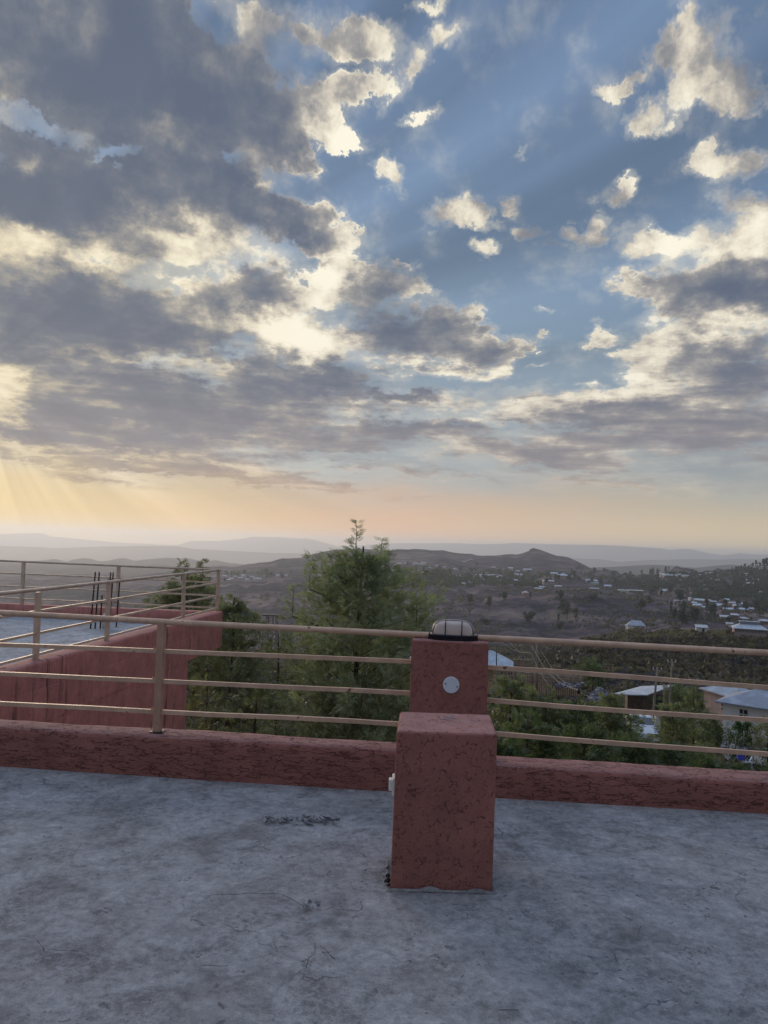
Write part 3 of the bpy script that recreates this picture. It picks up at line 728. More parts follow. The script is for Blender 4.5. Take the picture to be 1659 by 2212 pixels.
# railing along our terrace
VR = .115
rl = empty('metal_railing', L(0, VR, 0)); tag(rl, 'tan painted railing with four bars along the front terrace edge', 'railing', 'railings')
rl_inv = Matrix.Translation(Vector(rl.location)).inverted()
def loc_(p, root): v = Vector(p) - Vector(root.location); return tuple(v)
def ext(a, b, s0, s1):
    a, b = Vector(a), Vector(b); return tuple(a + (b - a) * s0), tuple(a + (b - a) * s1)
def railbar(root, pA, pB, s0, s1, sz, mat, name='rail', sag=.003, sd=0, o=None, n=None):
    A, B = ext(vp(*pA, o, n), vp(*pB, o, n), s0, s1)
    mb = MB(); N_ = 14; P_ = []
    for k in range(N_ + 1):
        s_ = k / N_; p = Vector(A).lerp(Vector(B), s_)
        p.z += sag * mnoise.noise(Vector((s_ * 5 + sd, sd, 0)))
        P_.append(p)
    if name == 'top_rail':
        mb.tube([loc_(p, root) for p in P_], sz / 2, 12)
    else:
        for k in range(N_): mb.bar(loc_(P_[k], root), loc_(P_[k + 1], root), sz * .8, sz)
    return mb.build(name, mat, root)
oR = O0 + NV * VR
railbar(rl, (0, 1325.0), (1659, 1409.5), -1.2, 2.2, .041, M['rail'], 'top_rail', .013, 1, oR, NV)
A_ = uv(onv(0, 1400, VR))[0]; B_ = uL + .05
for k, (ya, yb) in enumerate(((1392, 1429), (1455, 1497.5), (1519, 1566))):
    # stop at the pillar's left face
    pa = onv(0, ya, VR); pb = onv(889, yb, VR)
    railbar(rl, (0, ya), (889, yb), -1.2, (B_ - A_) / (uv(pb)[0] - A_), .028, M['rail'], 'rail', .010, k + 3, oR, NV)
for k, (ya, yb) in enumerate(((1442, 1485), (1512.5, 1557.5), (1583.5, 1629.5))):
    pa = onv(1062, ya, VR); pb = onv(1659, yb, VR); ua, ub = uv(pa)[0], uv(pb)[0]
    railbar(rl, (1062, ya), (1659, yb), (uR - .05 - ua) / (ub - ua), 4.0, .028, M['rail'], 'rail', .010, k + 8, oR, NV)
def post(root, xb, yb, xt, yt, sz, mat, o, n, u_, zb=None, top=None):
    p0 = vp(xb, yb, o, n); p1 = vp(xt, yt, o, n)
    if zb is not None:
        s_ = (zb - p0[2]) / (p1[2] - p0[2]); p0 = tuple(Vector(p0).lerp(Vector(p1), s_))
    mb = MB(); mb.bar(loc_(p0, root), loc_(p1, root), sz, sz, up=(n[0], n[1], 0)); return mb.build('post', mat, root, bevel=.003, seg=1), p0, p1
po, p0, p1 = post(rl, 339, 1590, 350, 1343, .050, M['post'], oR, NV, U, zb=.24)
q = MB(); q.box(loc_((p0[0], p0[1], .262), rl), (.085, .085, .006), ANG); q.build('foot_plate', M['screw'], rl)
for k_, (xw, yw) in enumerate(((345, 1341), (346, 1401), (344, 1466), (341, 1533))):      # weld beads where bars meet the post
    wp = onv(xw - (8 if k_ else 0), yw, VR); 
    for s_ in ((-1, 1) if k_ else (0,)):
        mbw = MB(); c_w = Vector(wp) + Vector((.012 + s_ * .027, 0, -.012 if not k_ else 0)); mbw.ell(loc_(tuple(c_w), rl), (.007, .012, .017), 8, 5); mbw.build('weld_bead', M['post'], rl)
for uu in (-3.6, 3.45, 5.4):
    p = L(uu, VR, 0); mb = MB(); mb.bar(loc_((p[0], p[1], .15), rl), loc_((p[0], p[1], 1.0 if uu < 0 else .93), rl), .05, .05); mb.build('post', M['post'], rl)

# fallen scraps and curled screed flakes on the floor
db = MB(); rr = random.Random(5)
for (x0, x1, y0, y1, n) in ((568, 725, 1766, 1780, 90), (655, 690, 1955, 1972, 6), (720, 735, 1775, 1785, 3)):
    for k in range(n):
        X_, Y_, _ = gp(rr.uniform(x0, x1), rr.uniform(y0, y1) + (0 if n < 100 else rr.gauss(0, 3)), 0)
        a = rr.uniform(0, pi); l = rr.uniform(.006, .028); w_ = rr.uniform(.002, .008); z = rr.uniform(.002, .007); tz = rr.uniform(.002, .016)
        C_, S_ = cos(a), sin(a)
        db.add([(X_ - l * C_ + w_ * S_, Y_ - l * S_ - w_ * C_, z), (X_ + l * C_ + w_ * S_, Y_ + l * S_ - w_ * C_, z + tz * .3), (X_ + l * C_ - w_ * S_, Y_ + l * S_ + w_ * C_, z + tz), (X_ - l * C_ - w_ * S_, Y_ - l * S_ + w_ * C_, z + tz * .6)], [(0, 1, 2, 3)], rr.choice((0, 0, 1)))
o = db.build('debris', [M['floor'], M['stonedark']]); tag(o, kind='stuff')
# pale grit on the parapet tops
gr = MB(); rr = random.Random(8)
for k in range(60):
    u = rr.uniform(-2.6, 2.6)
    if uL - .05 < u < uR + .05: continue
    zt = .257 if u < 0 else .192
    p = L(u, rr.uniform(.03, .2), zt + .003); r = rr.uniform(.0018, .0055); gr.ell(p, (r * rr.uniform(.7, 2), r, r * .6), 6, 4)
for k in range(26):
    x = rr.uniform(fb0[0] + .06, fb1[0] - .03); y = rr.uniform(ft0[1] + .03, bt0[1] - .03); r = rr.uniform(.0012, .003); gr.ell((x, y, ZT + .001), (r * 1.6, r, r * .7), 6, 4)
o = gr.build('gravel', M['stone']); tag(o, kind='stuff')

# the storey under our terrace, seen from beside it
mb = MB(); c0 = [L(-9, .0, 0), L(9, .0, 0), (9.5, -4.6, 0), (-9.2, -4.6, 0)]
mb.hexa([(p[0], p[1], -12.5) for p in (c0[0], c0[1], c0[2], c0[3])][::1] + [(p[0], p[1], -.06) for p in c0])
o = mb.build('building_body', M['plaster_wing']); tag(o, 'red plastered building body below the front terrace', 'building')

# ------------------------------------------------------------------ neighbouring terrace wing
w0 = np.array(gp(0, 1455, .23)[:2]); w1 = np.array(gp(481, 1321, .23)[:2])
WD = (w1 - w0) / np.linalg.norm(w1 - w0); WN = np.array([WD[1], -WD[0]])       # WN points right, outward
CORNER = w1
ws = w0 - WD * ((w0[1] - 5.13) / WD[1])
FE = np.array([CORNER[0] - 9.0, CORNER[1] + .55]); FD = (FE - CORNER) / np.linalg.norm(FE - CORNER); FN = np.array([FD[1], -FD[0]])
def W(s, o, z): p = CORNER - WD * s - WN * o; return (p[0], p[1], z)      # s: back toward us, o: inward
SL = np.linalg.norm(CORNER - ws)
wing = empty('neighbouring_terrace', W(SL, 0, 0)); tag(wing, 'red plastered terrace wing on the left with pale concrete deck and cantilevered corner', 'terrace wing')
def wl(p): return loc_(p, wing)
Yend = 12.15; sC = (CORNER[1] - Yend) / WD[1]
def far_at(s):      # point along far edge
    p = CORNER + FD * s; return p
# side wall: main face and the deeper band that overhangs at the corner
mb = MB(); TH = .24
P_ = [W(SL, 0, 0), W(sC, 0, 0), W(sC, 3.6, 0), W(SL, 3.6, 0)]
mb.hexa([(p[0], p[1], -12.5) for p in P_] + [(p[0], p[1], -.40) for p in P_])
o = mb.build('wall', M['plaster_wing'], wing); 
for v_ in o.data.vertices: v_.co -= Vector(wing.location)
mb = MB()
P_ = [W(SL, -.006, 0), W(0, -.006, 0), tuple(FE) + (0,), (FE[0], ws[1], 0)]
mb.hexa([wl((p[0], p[1], -.42)) for p in P_] + [wl((p[0], p[1], -.06)) for p in P_]); mb.build('slab', M['plaster_wing'], wing)
mb = MB()
P_ = [W(SL, .10, 0), W(.12, .10, 0), tuple(FE + FN * 0 + np.array([.0, -.1])) + (0,), (FE[0], ws[1], 0)]
mb.hexa([wl((p[0], p[1], -.05)) for p in P_] + [wl((p[0], p[1], .035)) for p in P_]); mb.build('deck', M['floor2'], wing)
def frame_w(u, v, z): p = W(u, v, z); return tuple(Vector(p) - Vector(wing.location))
o = wavy_wall('parapet', 0.0, SL, 0, TH, .235, .235, M['plaster_wing'], wing, 120, -.06, .005, frame=frame_w, seed=3)
def frame_f(u, v, z):
    p = CORNER + FD * u - FN * 0 + np.array([-FD[1], FD[0]]) * v * 1.0
    return (p[0] - wing.location[0], p[1] - wing.location[1], z)
wavy_wall('parapet', .26, 9.0, 0.0, .22, .235, .235, M['plaster_wing'], wing, 80, -.06, .005, frame=frame_f, seed=6)

# its railing
oS = CORNER - WN * .12; nS = np.array([-WD[1], WD[0]])
oF = CORNER + np.array([-FD[1], FD[0]]) * .10; nF = np.array([-FD[1], FD[0]])
rw = empty('metal_railing', (*oS, .23)); tag(rw, 'pale tan railing running round the neighbouring terrace wing', 'railing', 'railings')
z1 = lambda x, y: (x * .3111, 1179.7 + y * .3111)
z7 = lambda x, y: (x * .3333, 1106 + y * .3333)
for k, (a, b2) in enumerate((((0, 330), (1530, 165)), ((0, 495), (1515, 255)), ((0, 660), (1505, 345)), ((0, 820), (1500, 432)))):
    railbar(rw, z1(*a), z1(*b2), -.22, 1.0, .040 if k == 0 else .028, M['rail_far'], 'top_rail' if k == 0 else 'rail', .004, k, oS, nS)
for k, (a, b2) in enumerate((((0, 315), (1420, 376)), ((0, 395), (1400, 458)), ((0, 478), (1395, 542)), ((0, 555), (1390, 622)))):
    railbar(rw, z7(*a), z7(*b2), -.6, 1.0, .040 if k == 0 else .028, M['rail_far'], 'top_rail' if k == 0 else 'rail', .004, k + 5, oF, nF)
for (xb, yb, xt, yt) in ((76, 1444, 83, 1279), (230, 1394, 235, 1256), (395, 1331, 397.5, 1240), (468.5, 1319, 472.5, 1233)):
    post(rw, xb, yb, xt, yt, .052, M['rail_far'], oS, nS, WD)
for (xb, yb, xt, yt) in ((47, 1311, 51, 1215), (254, 1318, 256.5, 1223)):
    post(rw, xb, yb, xt, yt, .055, M['rail_far'], oF, nF, FD)

# starter bars
def rebar_cluster(base, bars, label):
    c = empty('rebar_cluster', base); tag(c, label, 'starter bars')
    for (dx, dy, h, lx_) in bars:
        mb = MB(); mb.tube([(dx, dy, 0), (dx + lx_ * .5, dy, h * .5), (dx + lx_, dy + .01, h)], .012, 7); mb.build('rod', M['rebar'], c)
    r_ = .15
    for z in (.12, .42):
        mb = MB(); mb.tube([(-r_, -r_, z), (r_, -r_, z), (r_, r_, z), (-r_, r_, z), (-r_, -r_, z)], .006, 6); mb.build('stirrup', M['rebar'], c)
    return c
bx, by, _ = gp(224, 1356, .035)
rebar_cluster((bx, by, .035), [(-.16, -.15, .93, .03), (-.085, -.15, .93, .02), (-.02, .13, .80, .01), (.03, .14, .80, .01), (.10, -.14, .93, .02), (.135, -.13, .93, .025), (.155, .15, .82, .02), (.0, -.15, .55, .0)], 'cluster of dark starter bars rising from the neighbouring terrace deck')
q = MB(); q.tube([(0, 0, 0), (.005, 0, .06), (0, 0, .18), (.004, 0, .24)], [.02, .035, .03, .008], 10); o = q.build('cloth_bundle', M['switch'], None, (bx - .0, by - .02, .038))
tag(o, 'small white rag bundle among the starter bars on the far deck', 'rag')
# ------------------------------------------------------------------ land: one sheet, depth knots x bearing columns
def ta(x, y):
    d = ray(x, y); return d[0] / d[1], -d[2] / d[1]
KD = np.array([6, 12, 30, 54, 80, 110, 150, 210, 300, 340, 450, 600, 700, 880, 1150, 1500, 2000, 2450, 3300, 8000, 14000.])
_cols = {  # picture column -> picture rows at depths 150 ... 3600 (nearer depths are heights)
 0:    [1500, 1450, 1400, 1385, 1365, 1345, 1340, 1325, 1297, 1268, 1243, 1246],
 250:  [1500, 1450, 1400, 1388, 1370, 1350, 1345, 1325, 1290, 1262, 1241, 1246],
 480:  [1490, 1450, 1410, 1405, 1400, 1380, 1350, 1306, 1252, 1243, 1222, 1232],
 640:  [1480, 1440, 1410, 1405, 1400, 1375, 1345, 1300, 1248, 1240, 1205, 1217],
 714:  [1475, 1440, 1410, 1405, 1400, 1370, 1335, 1296, 1246, 1236, 1186, 1200],
 830:  [1460, 1430, 1410, 1405, 1400, 1360, 1325, 1290, 1243, 1232, 1184, 1200],
 960:  [1455, 1430, 1408, 1405, 1400, 1352, 1310, 1282, 1242, 1224, 1188, 1203],
 1060: [1450, 1430, 1406, 1405, 1402, 1345, 1296, 1278, 1246, 1230, 1197, 1208],
 1110: [1446, 1428, 1404, 1404, 1402, 1342, 1290, 1275, 1249, 1233, 1191, 1206],
 1153: [1444, 1424, 1402, 1403, 1400, 1345, 1285, 1274, 1250, 1234, 1185, 1203],
 1210: [1444, 1420, 1394, 1398, 1398, 1345, 1285, 1275, 1253, 1238, 1203, 1216],
 1300: [1444, 1424, 1380, 1378, 1392, 1345, 1287, 1278, 1256, 1243, 1230, 1240],
 1372: [1444, 1430, 1368, 1364, 1376, 1335, 1290, 1280, 1256, 1240, 1250, 1256],
 1422: [1447, 1433, 1367, 1363, 1374, 1330, 1298, 1282, 1255, 1240, 1254, 1260],
 1516: [1457, 1440, 1367, 1363, 1372, 1326, 1308, 1286, 1255, 1236, 1257, 1263],
 1466: [1450, 1436, 1366, 1362, 1372, 1325, 1305, 1284, 1254, 1217, 1255, 1262],
 1560: [1464, 1444, 1368, 1364, 1372, 1328, 1310, 1288, 1256, 1236, 1258, 1264],
 1659: [1476, 1455, 1372, 1368, 1376, 1335, 1312, 1290, 1262, 1228, 1262, 1266],
}
_near = [-10.5, -10.8, -11.3, -12.6, -15.6, -17.5]
CA = []; CZ = []
for x in sorted(_cols):
    a0, _ = ta(x, 1250); z = list(_near)
    for D, y in zip(KD[6:18], _cols[x]):
        z.append(EYE - D * ta(x, y)[1])
    z += [-160, -320, -338]
    CA.append(a0); CZ.append(z)
CA = np.array(CA); CZ = np.array(CZ)
LK = np.log(KD)
def zbase(a, D):
    """a, D arrays -> height"""
    a = np.asarray(a, float); D = np.asarray(D, float)
    ld = np.log(np.clip(D, KD[0], KD[-1])); j = np.clip(np.searchsorted(LK, ld) - 1, 0, len(LK) - 2)
    s = (ld - LK[j]) / (LK[j + 1] - LK[j]); s = np.clip(s, 0, 1)
    ac = np.clip(a, CA[0], CA[-1]); i = np.clip(np.searchsorted(CA, ac) - 1, 0, len(CA) - 2)
    r = (ac - CA[i]) / (CA[i + 1] - CA[i]); r = r * r * (3 - 2 * r)
    f = lambda ii, jj: CZ[ii, jj]
    return (f(i, j) * (1 - r) + f(i + 1, j) * r) * (1 - s) + (f(i, j + 1) * (1 - r) + f(i + 1, j + 1) * r) * s
def zn(X, Y):
    D = max(Y, 6.0); k = min(1.0, max(0.0, (D - 60) / 300)) * D
    g = mnoise.noise(Vector((X / (k * .05 + 8), Y / (k * .22 + 20), 2.0))) * .0075
    g += abs(mnoise.noise(Vector((X / (k * .018 + 4), Y / (k * .09 + 9), 7.0)))) * -.0085
    g += mnoise.noise(Vector((X / (k * .008 + 3), Y / (k * .02 + 3), 9.0))) * .0016
    if D > 1300: g *= max(.3, 1 - (D - 1300) / 1200)
    return g * k + mnoise.noise(Vector((X * .12, Y * .12, 3.))) * .25
def ground(X, Y): return float(zbase(X / Y, Y)) + zn(X, Y)
def on_land(x, y, Dmin, Dmax=2400, n=260):
    a, t_ = ta(x, y)
    Ds = np.exp(np.linspace(log(Dmin), log(Dmax), n)); z = zbase(np.full(n, a), Ds) - (EYE - Ds * t_)
    h = np.where(z >= 0)[0]
    D = Ds[h[0]] if len(h) else Ds[int(np.argmax(z / Ds))]
    for _ in range(2): pass
    return a * D, D, ground(a * D, D)

na, nd = 300, 330
av = np.linspace(-1.15, 1.15, na); dv = np.exp(np.linspace(log(6.2), log(14000), nd))
Vt = np.zeros((nd, na, 3))
A2, D2 = np.meshgrid(av, dv); Zb = zbase(A2, D2)
for j in range(nd):
    for i in range(na):
        X_, Y_ = av[i] * dv[j], dv[j]
        Vt[j, i] = (X_, Y_, Zb[j, i] + zn(X_, Y_))
idx = np.arange(nd * na).reshape(nd, na)
Qd = np.stack([idx[:-1, :-1], idx[:-1, 1:], idx[1:, 1:], idx[1:, :-1]], -1).reshape(-1, 4)
ter = link('terrain', np_mesh('terrain', Vt.reshape(-1, 3), Qd, M['terrain'], smooth=True)); tag(ter, kind='structure')
# everything around and behind: one low sheet
mb = MB(); R_ = 14500
ring = [(R_ * cos(2 * pi * k / 48), R_ * sin(2 * pi * k / 48), -345) for k in range(48)]
mb.add(ring, [tuple(range(48))]); gob = mb.build('ground', M['terrain']); tag(gob, kind='structure')
mb = MB(); mb.add([(-60, 6.0, -10.6), (60, 6.0, -10.6), (60, -60, -10.6), (-60, -60, -10.6)], [(3, 2, 1, 0)]); o = mb.build('ground', M['terrain']); tag(o, kind='structure')

# far ridges: each a real range at its own distance
def ridge(name, D, pts, depth, foot, seed, rough=.0012, mat=None):
    xs = np.array([p[0] for p in pts], float); ys = np.array([p[1] for p in pts], float)
    n = 420; Xc = np.linspace(xs[0], xs[-1], n); Yc = np.interp(Xc, xs, ys); rows = 26
    V = np.zeros((rows, n, 3))
    for i in range(n):
        px, pyv, pz = at(Xc[i], Yc[i], D)
        pz += D * rough * (mnoise.fractal(Vector((i * .045, seed, 0)), 1.0, 2.0, 4))
        for r in range(rows):
            q = r / (rows - 1) * 2 - 1                    # -1 front foot ... 0 crest ... 1 back foot
            g = abs(q) ** .8
            Y_ = D + q * depth; z = pz * (1 - g) + foot * g if q else pz
            z += (1 - abs(2 * abs(q) - 1)) * D * .0035 * mnoise.fractal(Vector((i * .08, q * 2 + seed, 3)), 1.0, 2.0, 3)
            V[r, i] = (px / D * Y_, Y_, z)
    idx = np.arange(rows * n).reshape(rows, n)
    Qd = np.stack([idx[:-1, :-1], idx[:-1, 1:], idx[1:, 1:], idx[1:, :-1]], -1).reshape(-1, 4)
    o = link(name, np_mesh(name, V.reshape(-1, 3), Qd, mat or M['farhill'], smooth=True)); tag(o, kind='structure'); return o
ridge('mountains', 13600, [(-700, 1140), (-300, 1147), (0, 1151), (67, 1149), (90, 1149), (113, 1157), (160, 1161), (187, 1164), (267, 1171), (330, 1174), (383, 1176), (400, 1170), (413, 1166), (470, 1166), (533, 1160), (542, 1156), (600, 1157), (650, 1160), (666, 1160), (680, 1163), (698, 1169), (730, 1178), (760, 1176), (842, 1170), (994, 1170), (1000, 1171), (1085, 1172), (1108, 1169), (1160, 1171), (1221, 1172), (1300, 1174), (1372, 1177), (1420, 1180), (1448, 1184), (1470, 1182), (1485, 1181), (1500, 1184), (1523, 1190), (1561, 1196), (1580, 1194), (1599, 1191), (1620, 1194), (1659, 1195), (1900, 1198), (2300, 1205)], 800, -330, 1, .0008)
ridge('mountains', 8600, [(-700, 1170), (-200, 1172), (0, 1178), (120, 1181), (200, 1178), (330, 1176), (383, 1177), (420, 1183), (520, 1190), (640, 1192), (740, 1200), (900, 1205), (1100, 1206), (1210, 1203), (1290, 1205), (1334, 1212), (1400, 1206), (1480, 1203), (1560, 1205), (1659, 1203), (2300, 1215)], 1100, -335, 2, .0017)
ridge('hills', 4300, [(-700, 1192), (-300, 1200), (-100, 1210), (0, 1213), (83, 1209), (100, 1208), (113, 1205), (125, 1206), (145, 1211), (153, 1207), (165, 1204), (180, 1202), (198, 1204), (213, 1210), (232, 1209), (250, 1205), (267, 1203), (280, 1206), (290, 1210), (310, 1207), (340, 1204), (365, 1201), (385, 1203), (405, 1202), (420, 1206), (433, 1213), (450, 1209), (467, 1207), (480, 1210), (493, 1214), (560, 1222), (700, 1226), (1000, 1225), (1250, 1225), (1334, 1221), (1400, 1215), (1440, 1217), (1500, 1222), (1560, 1216), (1580, 1213), (1600, 1216), (1640, 1224), (1900, 1225), (2300, 1230)], 600, -230, 3, .0018)
ridge('hills', 3050, [(-700, 1225), (-200, 1222), (0, 1228), (70, 1225), (140, 1229), (200, 1223), (260, 1226), (330, 1219), (390, 1222), (450, 1228), (520, 1232), (640, 1240), (900, 1245), (1300, 1250), (1700, 1260), (2300, 1270)], 420, -150, 4, .0014)

# ------------------------------------------------------------------ houses
def house_mesh(name, w_, d_, h, rh, wall, roof, over=.35, hip=0.0, openings=3, shed=False):
    mb = MB()
    x, y = w_ / 2, d_ / 2
    if shed:
        mb.hexa([(-x, -y, -2.5), (x, -y, -2.5), (x, y, -2.5), (-x, y, -2.5), (-x, -y, h), (x, -y, h), (x, y, h + rh), (-x, y, h + rh)], 0)
        X, Y = x + over, y + over; s = rh / d_
        mb.hexa([(-X, -Y, h - s * over + .03), (X, -Y, h - s * over + .03), (X, Y, h + rh + s * over + .03), (-X, Y, h + rh + s * over + .03),
                 (-X, -Y, h - s * over + .13), (X, -Y, h - s * over + .13), (X, Y, h + rh + s * over + .13), (-X, Y, h + rh + s * over + .13)], 1)
    else:
        mb.add([(-x, -y, -2.5), (x, -y, -2.5), (x, y, -2.5), (-x, y, -2.5), (-x, -y, h), (x, -y, h), (x, y, h), (-x, y, h), (-x * (1 - hip) , 0, h + rh), (x * (1 - hip), 0, h + rh)],
               [(0, 1, 5, 4), (1, 2, 6, 5), (2, 3, 7, 6), (3, 0, 4, 7), (4, 8, 7), (5, 6, 9), (4, 5, 9, 8), (6, 7, 8, 9)], 0)
        X, Y = x + over, y + over; zl = h - rh * over / y; Xr = X * (1 - hip)
        r_ = [(-X, -Y, zl), (X, -Y, zl), (X, Y, zl), (-X, Y, zl), (-Xr, 0, h + rh), (Xr, 0, h + rh)]
        top = [(p[0], p[1], p[2] + .12) for p in r_]
        mb.add(top + [(p[0], p[1], p[2] + .02) for p in r_], [(0, 1, 5, 4), (2, 3, 4, 5), (3, 0, 4), (1, 2, 5), (6, 7, 1, 0), (7, 8, 2, 1), (8, 9, 3, 2), (9, 6, 0, 3)], 1)
    for k in range(openings):
        ox = -x + w_ * (k + .5) / openings; door = k == openings // 2
        mb.box((ox, -y - .02, (1.0 if door else h * .58)), (.9 if door else .8, .06, 2.0 if door else .8), mi=2)
    return mb.mesh(name, [wall, roof, M['opening']])
FH = [house_mesh('small_house', 8, 6, 2.6, 1.3, M['wall_cream'], M['roof_pale']),
      house_mesh('small_house', 10, 6, 2.7, 1.5, M['wall_pink'], M['roof_pale']),
      house_mesh('small_house', 7, 6, 2.6, 1.0, M['wall_brown'], M['roof_blue'], shed=True),
      house_mesh('small_house', 13, 7, 3.0, 1.2, M['wall_pink'], M['roof_pale'], openings=5),
      house_mesh('small_house', 6, 5, 2.8, .7, M['wall_cream'], M['roof_pale'], shed=True, openings=2)]
FW = [8, 10, 7, 13, 6]
settle = [
 ('tiny pale house of the hamlet on the ravine rim beyond the railing corner', 'houses of the hamlet beyond the railing corner', 900,
  [(486, 1241, 8), (500, 1246, 9), (509, 1243, 7), (519, 1249, 10), (526, 1244, 8), (534, 1248, 8), (545, 1242, 7), (552, 1249, 9), (561, 1246, 7), (493, 1250, 8), (600, 1243, 6), (618, 1241, 6)]),
 ('tiny pale house below the long flat mesa right of the tall tree', 'houses below the long mesa', 1000,
  [(838, 1217, 9), (850, 1216, 8), (862, 1218, 10), (876, 1217, 8), (897, 1219, 8), (905, 1223, 7), (915, 1221, 9), (926, 1225, 8), (944, 1220, 7), (914, 1239, 10), (938, 1256, 8), (974, 1236, 7), (990, 1239, 8), (985, 1221, 9), (960, 1227, 7), (1001, 1258, 8), (896, 1243, 7), (1003, 1206, 7), (1010, 1205, 8), (1017, 1207, 7)]),
 ('tiny pale roofed house in the dense cluster midway under the hilltop castle', 'houses in the dense cluster under the castle hill', 900,
  [(1014, 1241, 9), (1020, 1238, 10), (1028, 1242, 9), (1034, 1239, 12), (1042, 1243, 9), (1050, 1240, 11), (1058, 1242, 9), (1065, 1239, 9), (1071, 1243, 10), (1080, 1242, 9), (1024, 1252, 8), (1012, 1247, 7), (1045, 1249, 8)]),
 ('small pale house among trees on the plateau below the castle hill', 'houses among trees on the plateau', 800,
  [(1066, 1222, 9), (1103, 1220, 9), (1119, 1222, 8), (1140, 1223, 16), (1120, 1230, 20), (1122, 1252, 20), (1150, 1251, 12), (1204, 1246, 26), (1214, 1250, 18), (1184, 1259, 22), (1164, 1269, 16), (1170, 1266, 12), (1206, 1269, 14), (1278, 1256, 22), (1313, 1264, 14), (1232, 1252, 12)]),
 ('pale house of the hillside town above the stepped terraces on the right', 'houses of the hillside town on the right', 430,
  [(1435, 1278, 20), (1465, 1299, 14), (1451, 1302, 8), (1495, 1292, 12), (1519, 1298, 30), (1505, 1309, 14), (1527, 1310, 22), (1541, 1300, 12), (1553, 1304, 12), (1570, 1300, 10), (1585, 1304, 18), (1603, 1306, 16), (1573, 1313, 18), (1590, 1311, 12), (1601, 1317, 14), (1611, 1316, 12), (1627, 1318, 16), (1550, 1311, 9), (1640, 1312, 9), (1500, 1301, 10), (1512, 1305, 9)]),
 ('tiny pale house scattered in the trees on the upper right hillside', 'houses in trees on the upper right hillside', 700,
  [(1447, 1241, 26), (1436, 1238, 18), (1471, 1250, 10), (1479, 1243, 9), (1484, 1237, 8), (1431, 1246, 7), (1515, 1238, 9), (1523, 1236, 8), (1536, 1237, 8), (1549, 1252, 9), (1611, 1246, 8), (1615, 1258, 20), (1632, 1255, 12), (1620, 1267, 12), (1582, 1264, 8), (1604, 1270, 9), (1562, 1275, 8), (1557, 1284, 9), (1515, 1269, 12), (1406, 1256, 6), (1492, 1262, 7), (1640, 1284, 8), (1594, 1280, 7), (1467, 1238, 8), (1500, 1245, 7)]),
]
rr = random.Random(21)
for lab, grp, Dm, lst in settle:
    for (x, y, wpx) in lst:
        X_, Y_, Z_ = on_land(x, y + 2, Dm)
        k = rr.randrange(5) if wpx < 14 else rr.choice((1, 3, 3))
        sc_ = wpx / F * Y_ / FW[k] * 1.05
        o = link('small_house', FH[k], None, (X_, Y_, Z_ + .1), -atan2(X_, Y_) + rr.uniform(-.5, .5)); o.scale = (sc_, sc_, max(.8, min(sc_, 1.25)))
        tag(o, lab, 'house', grp)

def roofed(name, root_loc, rz, w_, d_, h, rh, wall, roof, label, hip=.35, over=.5, shed=False, windows=(), door=None, vents=0):
    r = empty(name, root_loc, rz); tag(r, label, 'house')
    x, y = w_ / 2, d_ / 2
    mb = MB()
    if shed: mb.hexa([(-x, -y, -3), (x, -y, -3), (x, y, -3), (-x, y, -3), (-x, -y, h), (x, -y, h), (x, y, h + rh), (-x, y, h + rh)])
    else: mb.hexa([(-x, -y, -3), (x, -y, -3), (x, y, -3), (-x, y, -3), (-x, -y, h), (x, -y, h), (x, y, h), (-x, y, h)])
    mb.build('wall', wall, r)
    mb = MB(); X, Y = x + over, y + over
    if shed:
        s = rh / d_
        mb.hexa([(-X, -Y, h - s * over + .03), (X, -Y, h - s * over + .03), (X, Y, h + rh + s * over + .03), (-X, Y, h + rh + s * over + .03),
                 (-X, -Y, h - s * over + .12), (X, -Y, h - s * over + .12), (X, Y, h + rh + s * over + .12), (-X, Y, h + rh + s * over + .12)])
    else:
        Xr = max(.05, x - y * hip * 2.2) if hip else X; zl = h + .02
        r_ = [(-X, -Y, zl), (X, -Y, zl), (X, Y, zl), (-X, Y, zl), (-Xr, 0, zl + rh), (Xr, 0, zl + rh)]
        mb.add(r_ + [(p[0], p[1], p[2] - .09) for p in r_[:4]], [(0, 1, 5, 4), (2, 3, 4, 5), (3, 0, 4), (1, 2, 5), (6, 7, 1, 0), (7, 8, 2, 1), (8, 9, 3, 2), (9, 6, 0, 3), (9, 8, 7, 6)])
    mb.build('roof', roof, r)
    for (wx, wz, ww, wh) in windows:
        mb = MB(); mb.box((wx, -y - .01, wz), (ww, .10, wh)); wn = mb.build('window', M['opening'], r)
        mb = MB(); mb.box((wx, -y - .065, wz - wh * .12), (ww * 1.04, .05, .07)); mb.box((wx, -y - .07, wz), (.06, .04, wh)); mb.build('frame', M['wall_cream'], wn)
    if door:
        mb = MB(); mb.box((door[0], -y - .02, 1.0), (door[1], .08, 2.0)); mb.build('door', M['opening'], r)
    return r
def facing(x, y, D, turn=0.0):
    X_, Y_, Z_ = at(x, y, D); return (X_, Y_, Z_), -atan2(X_, Y_) + turn
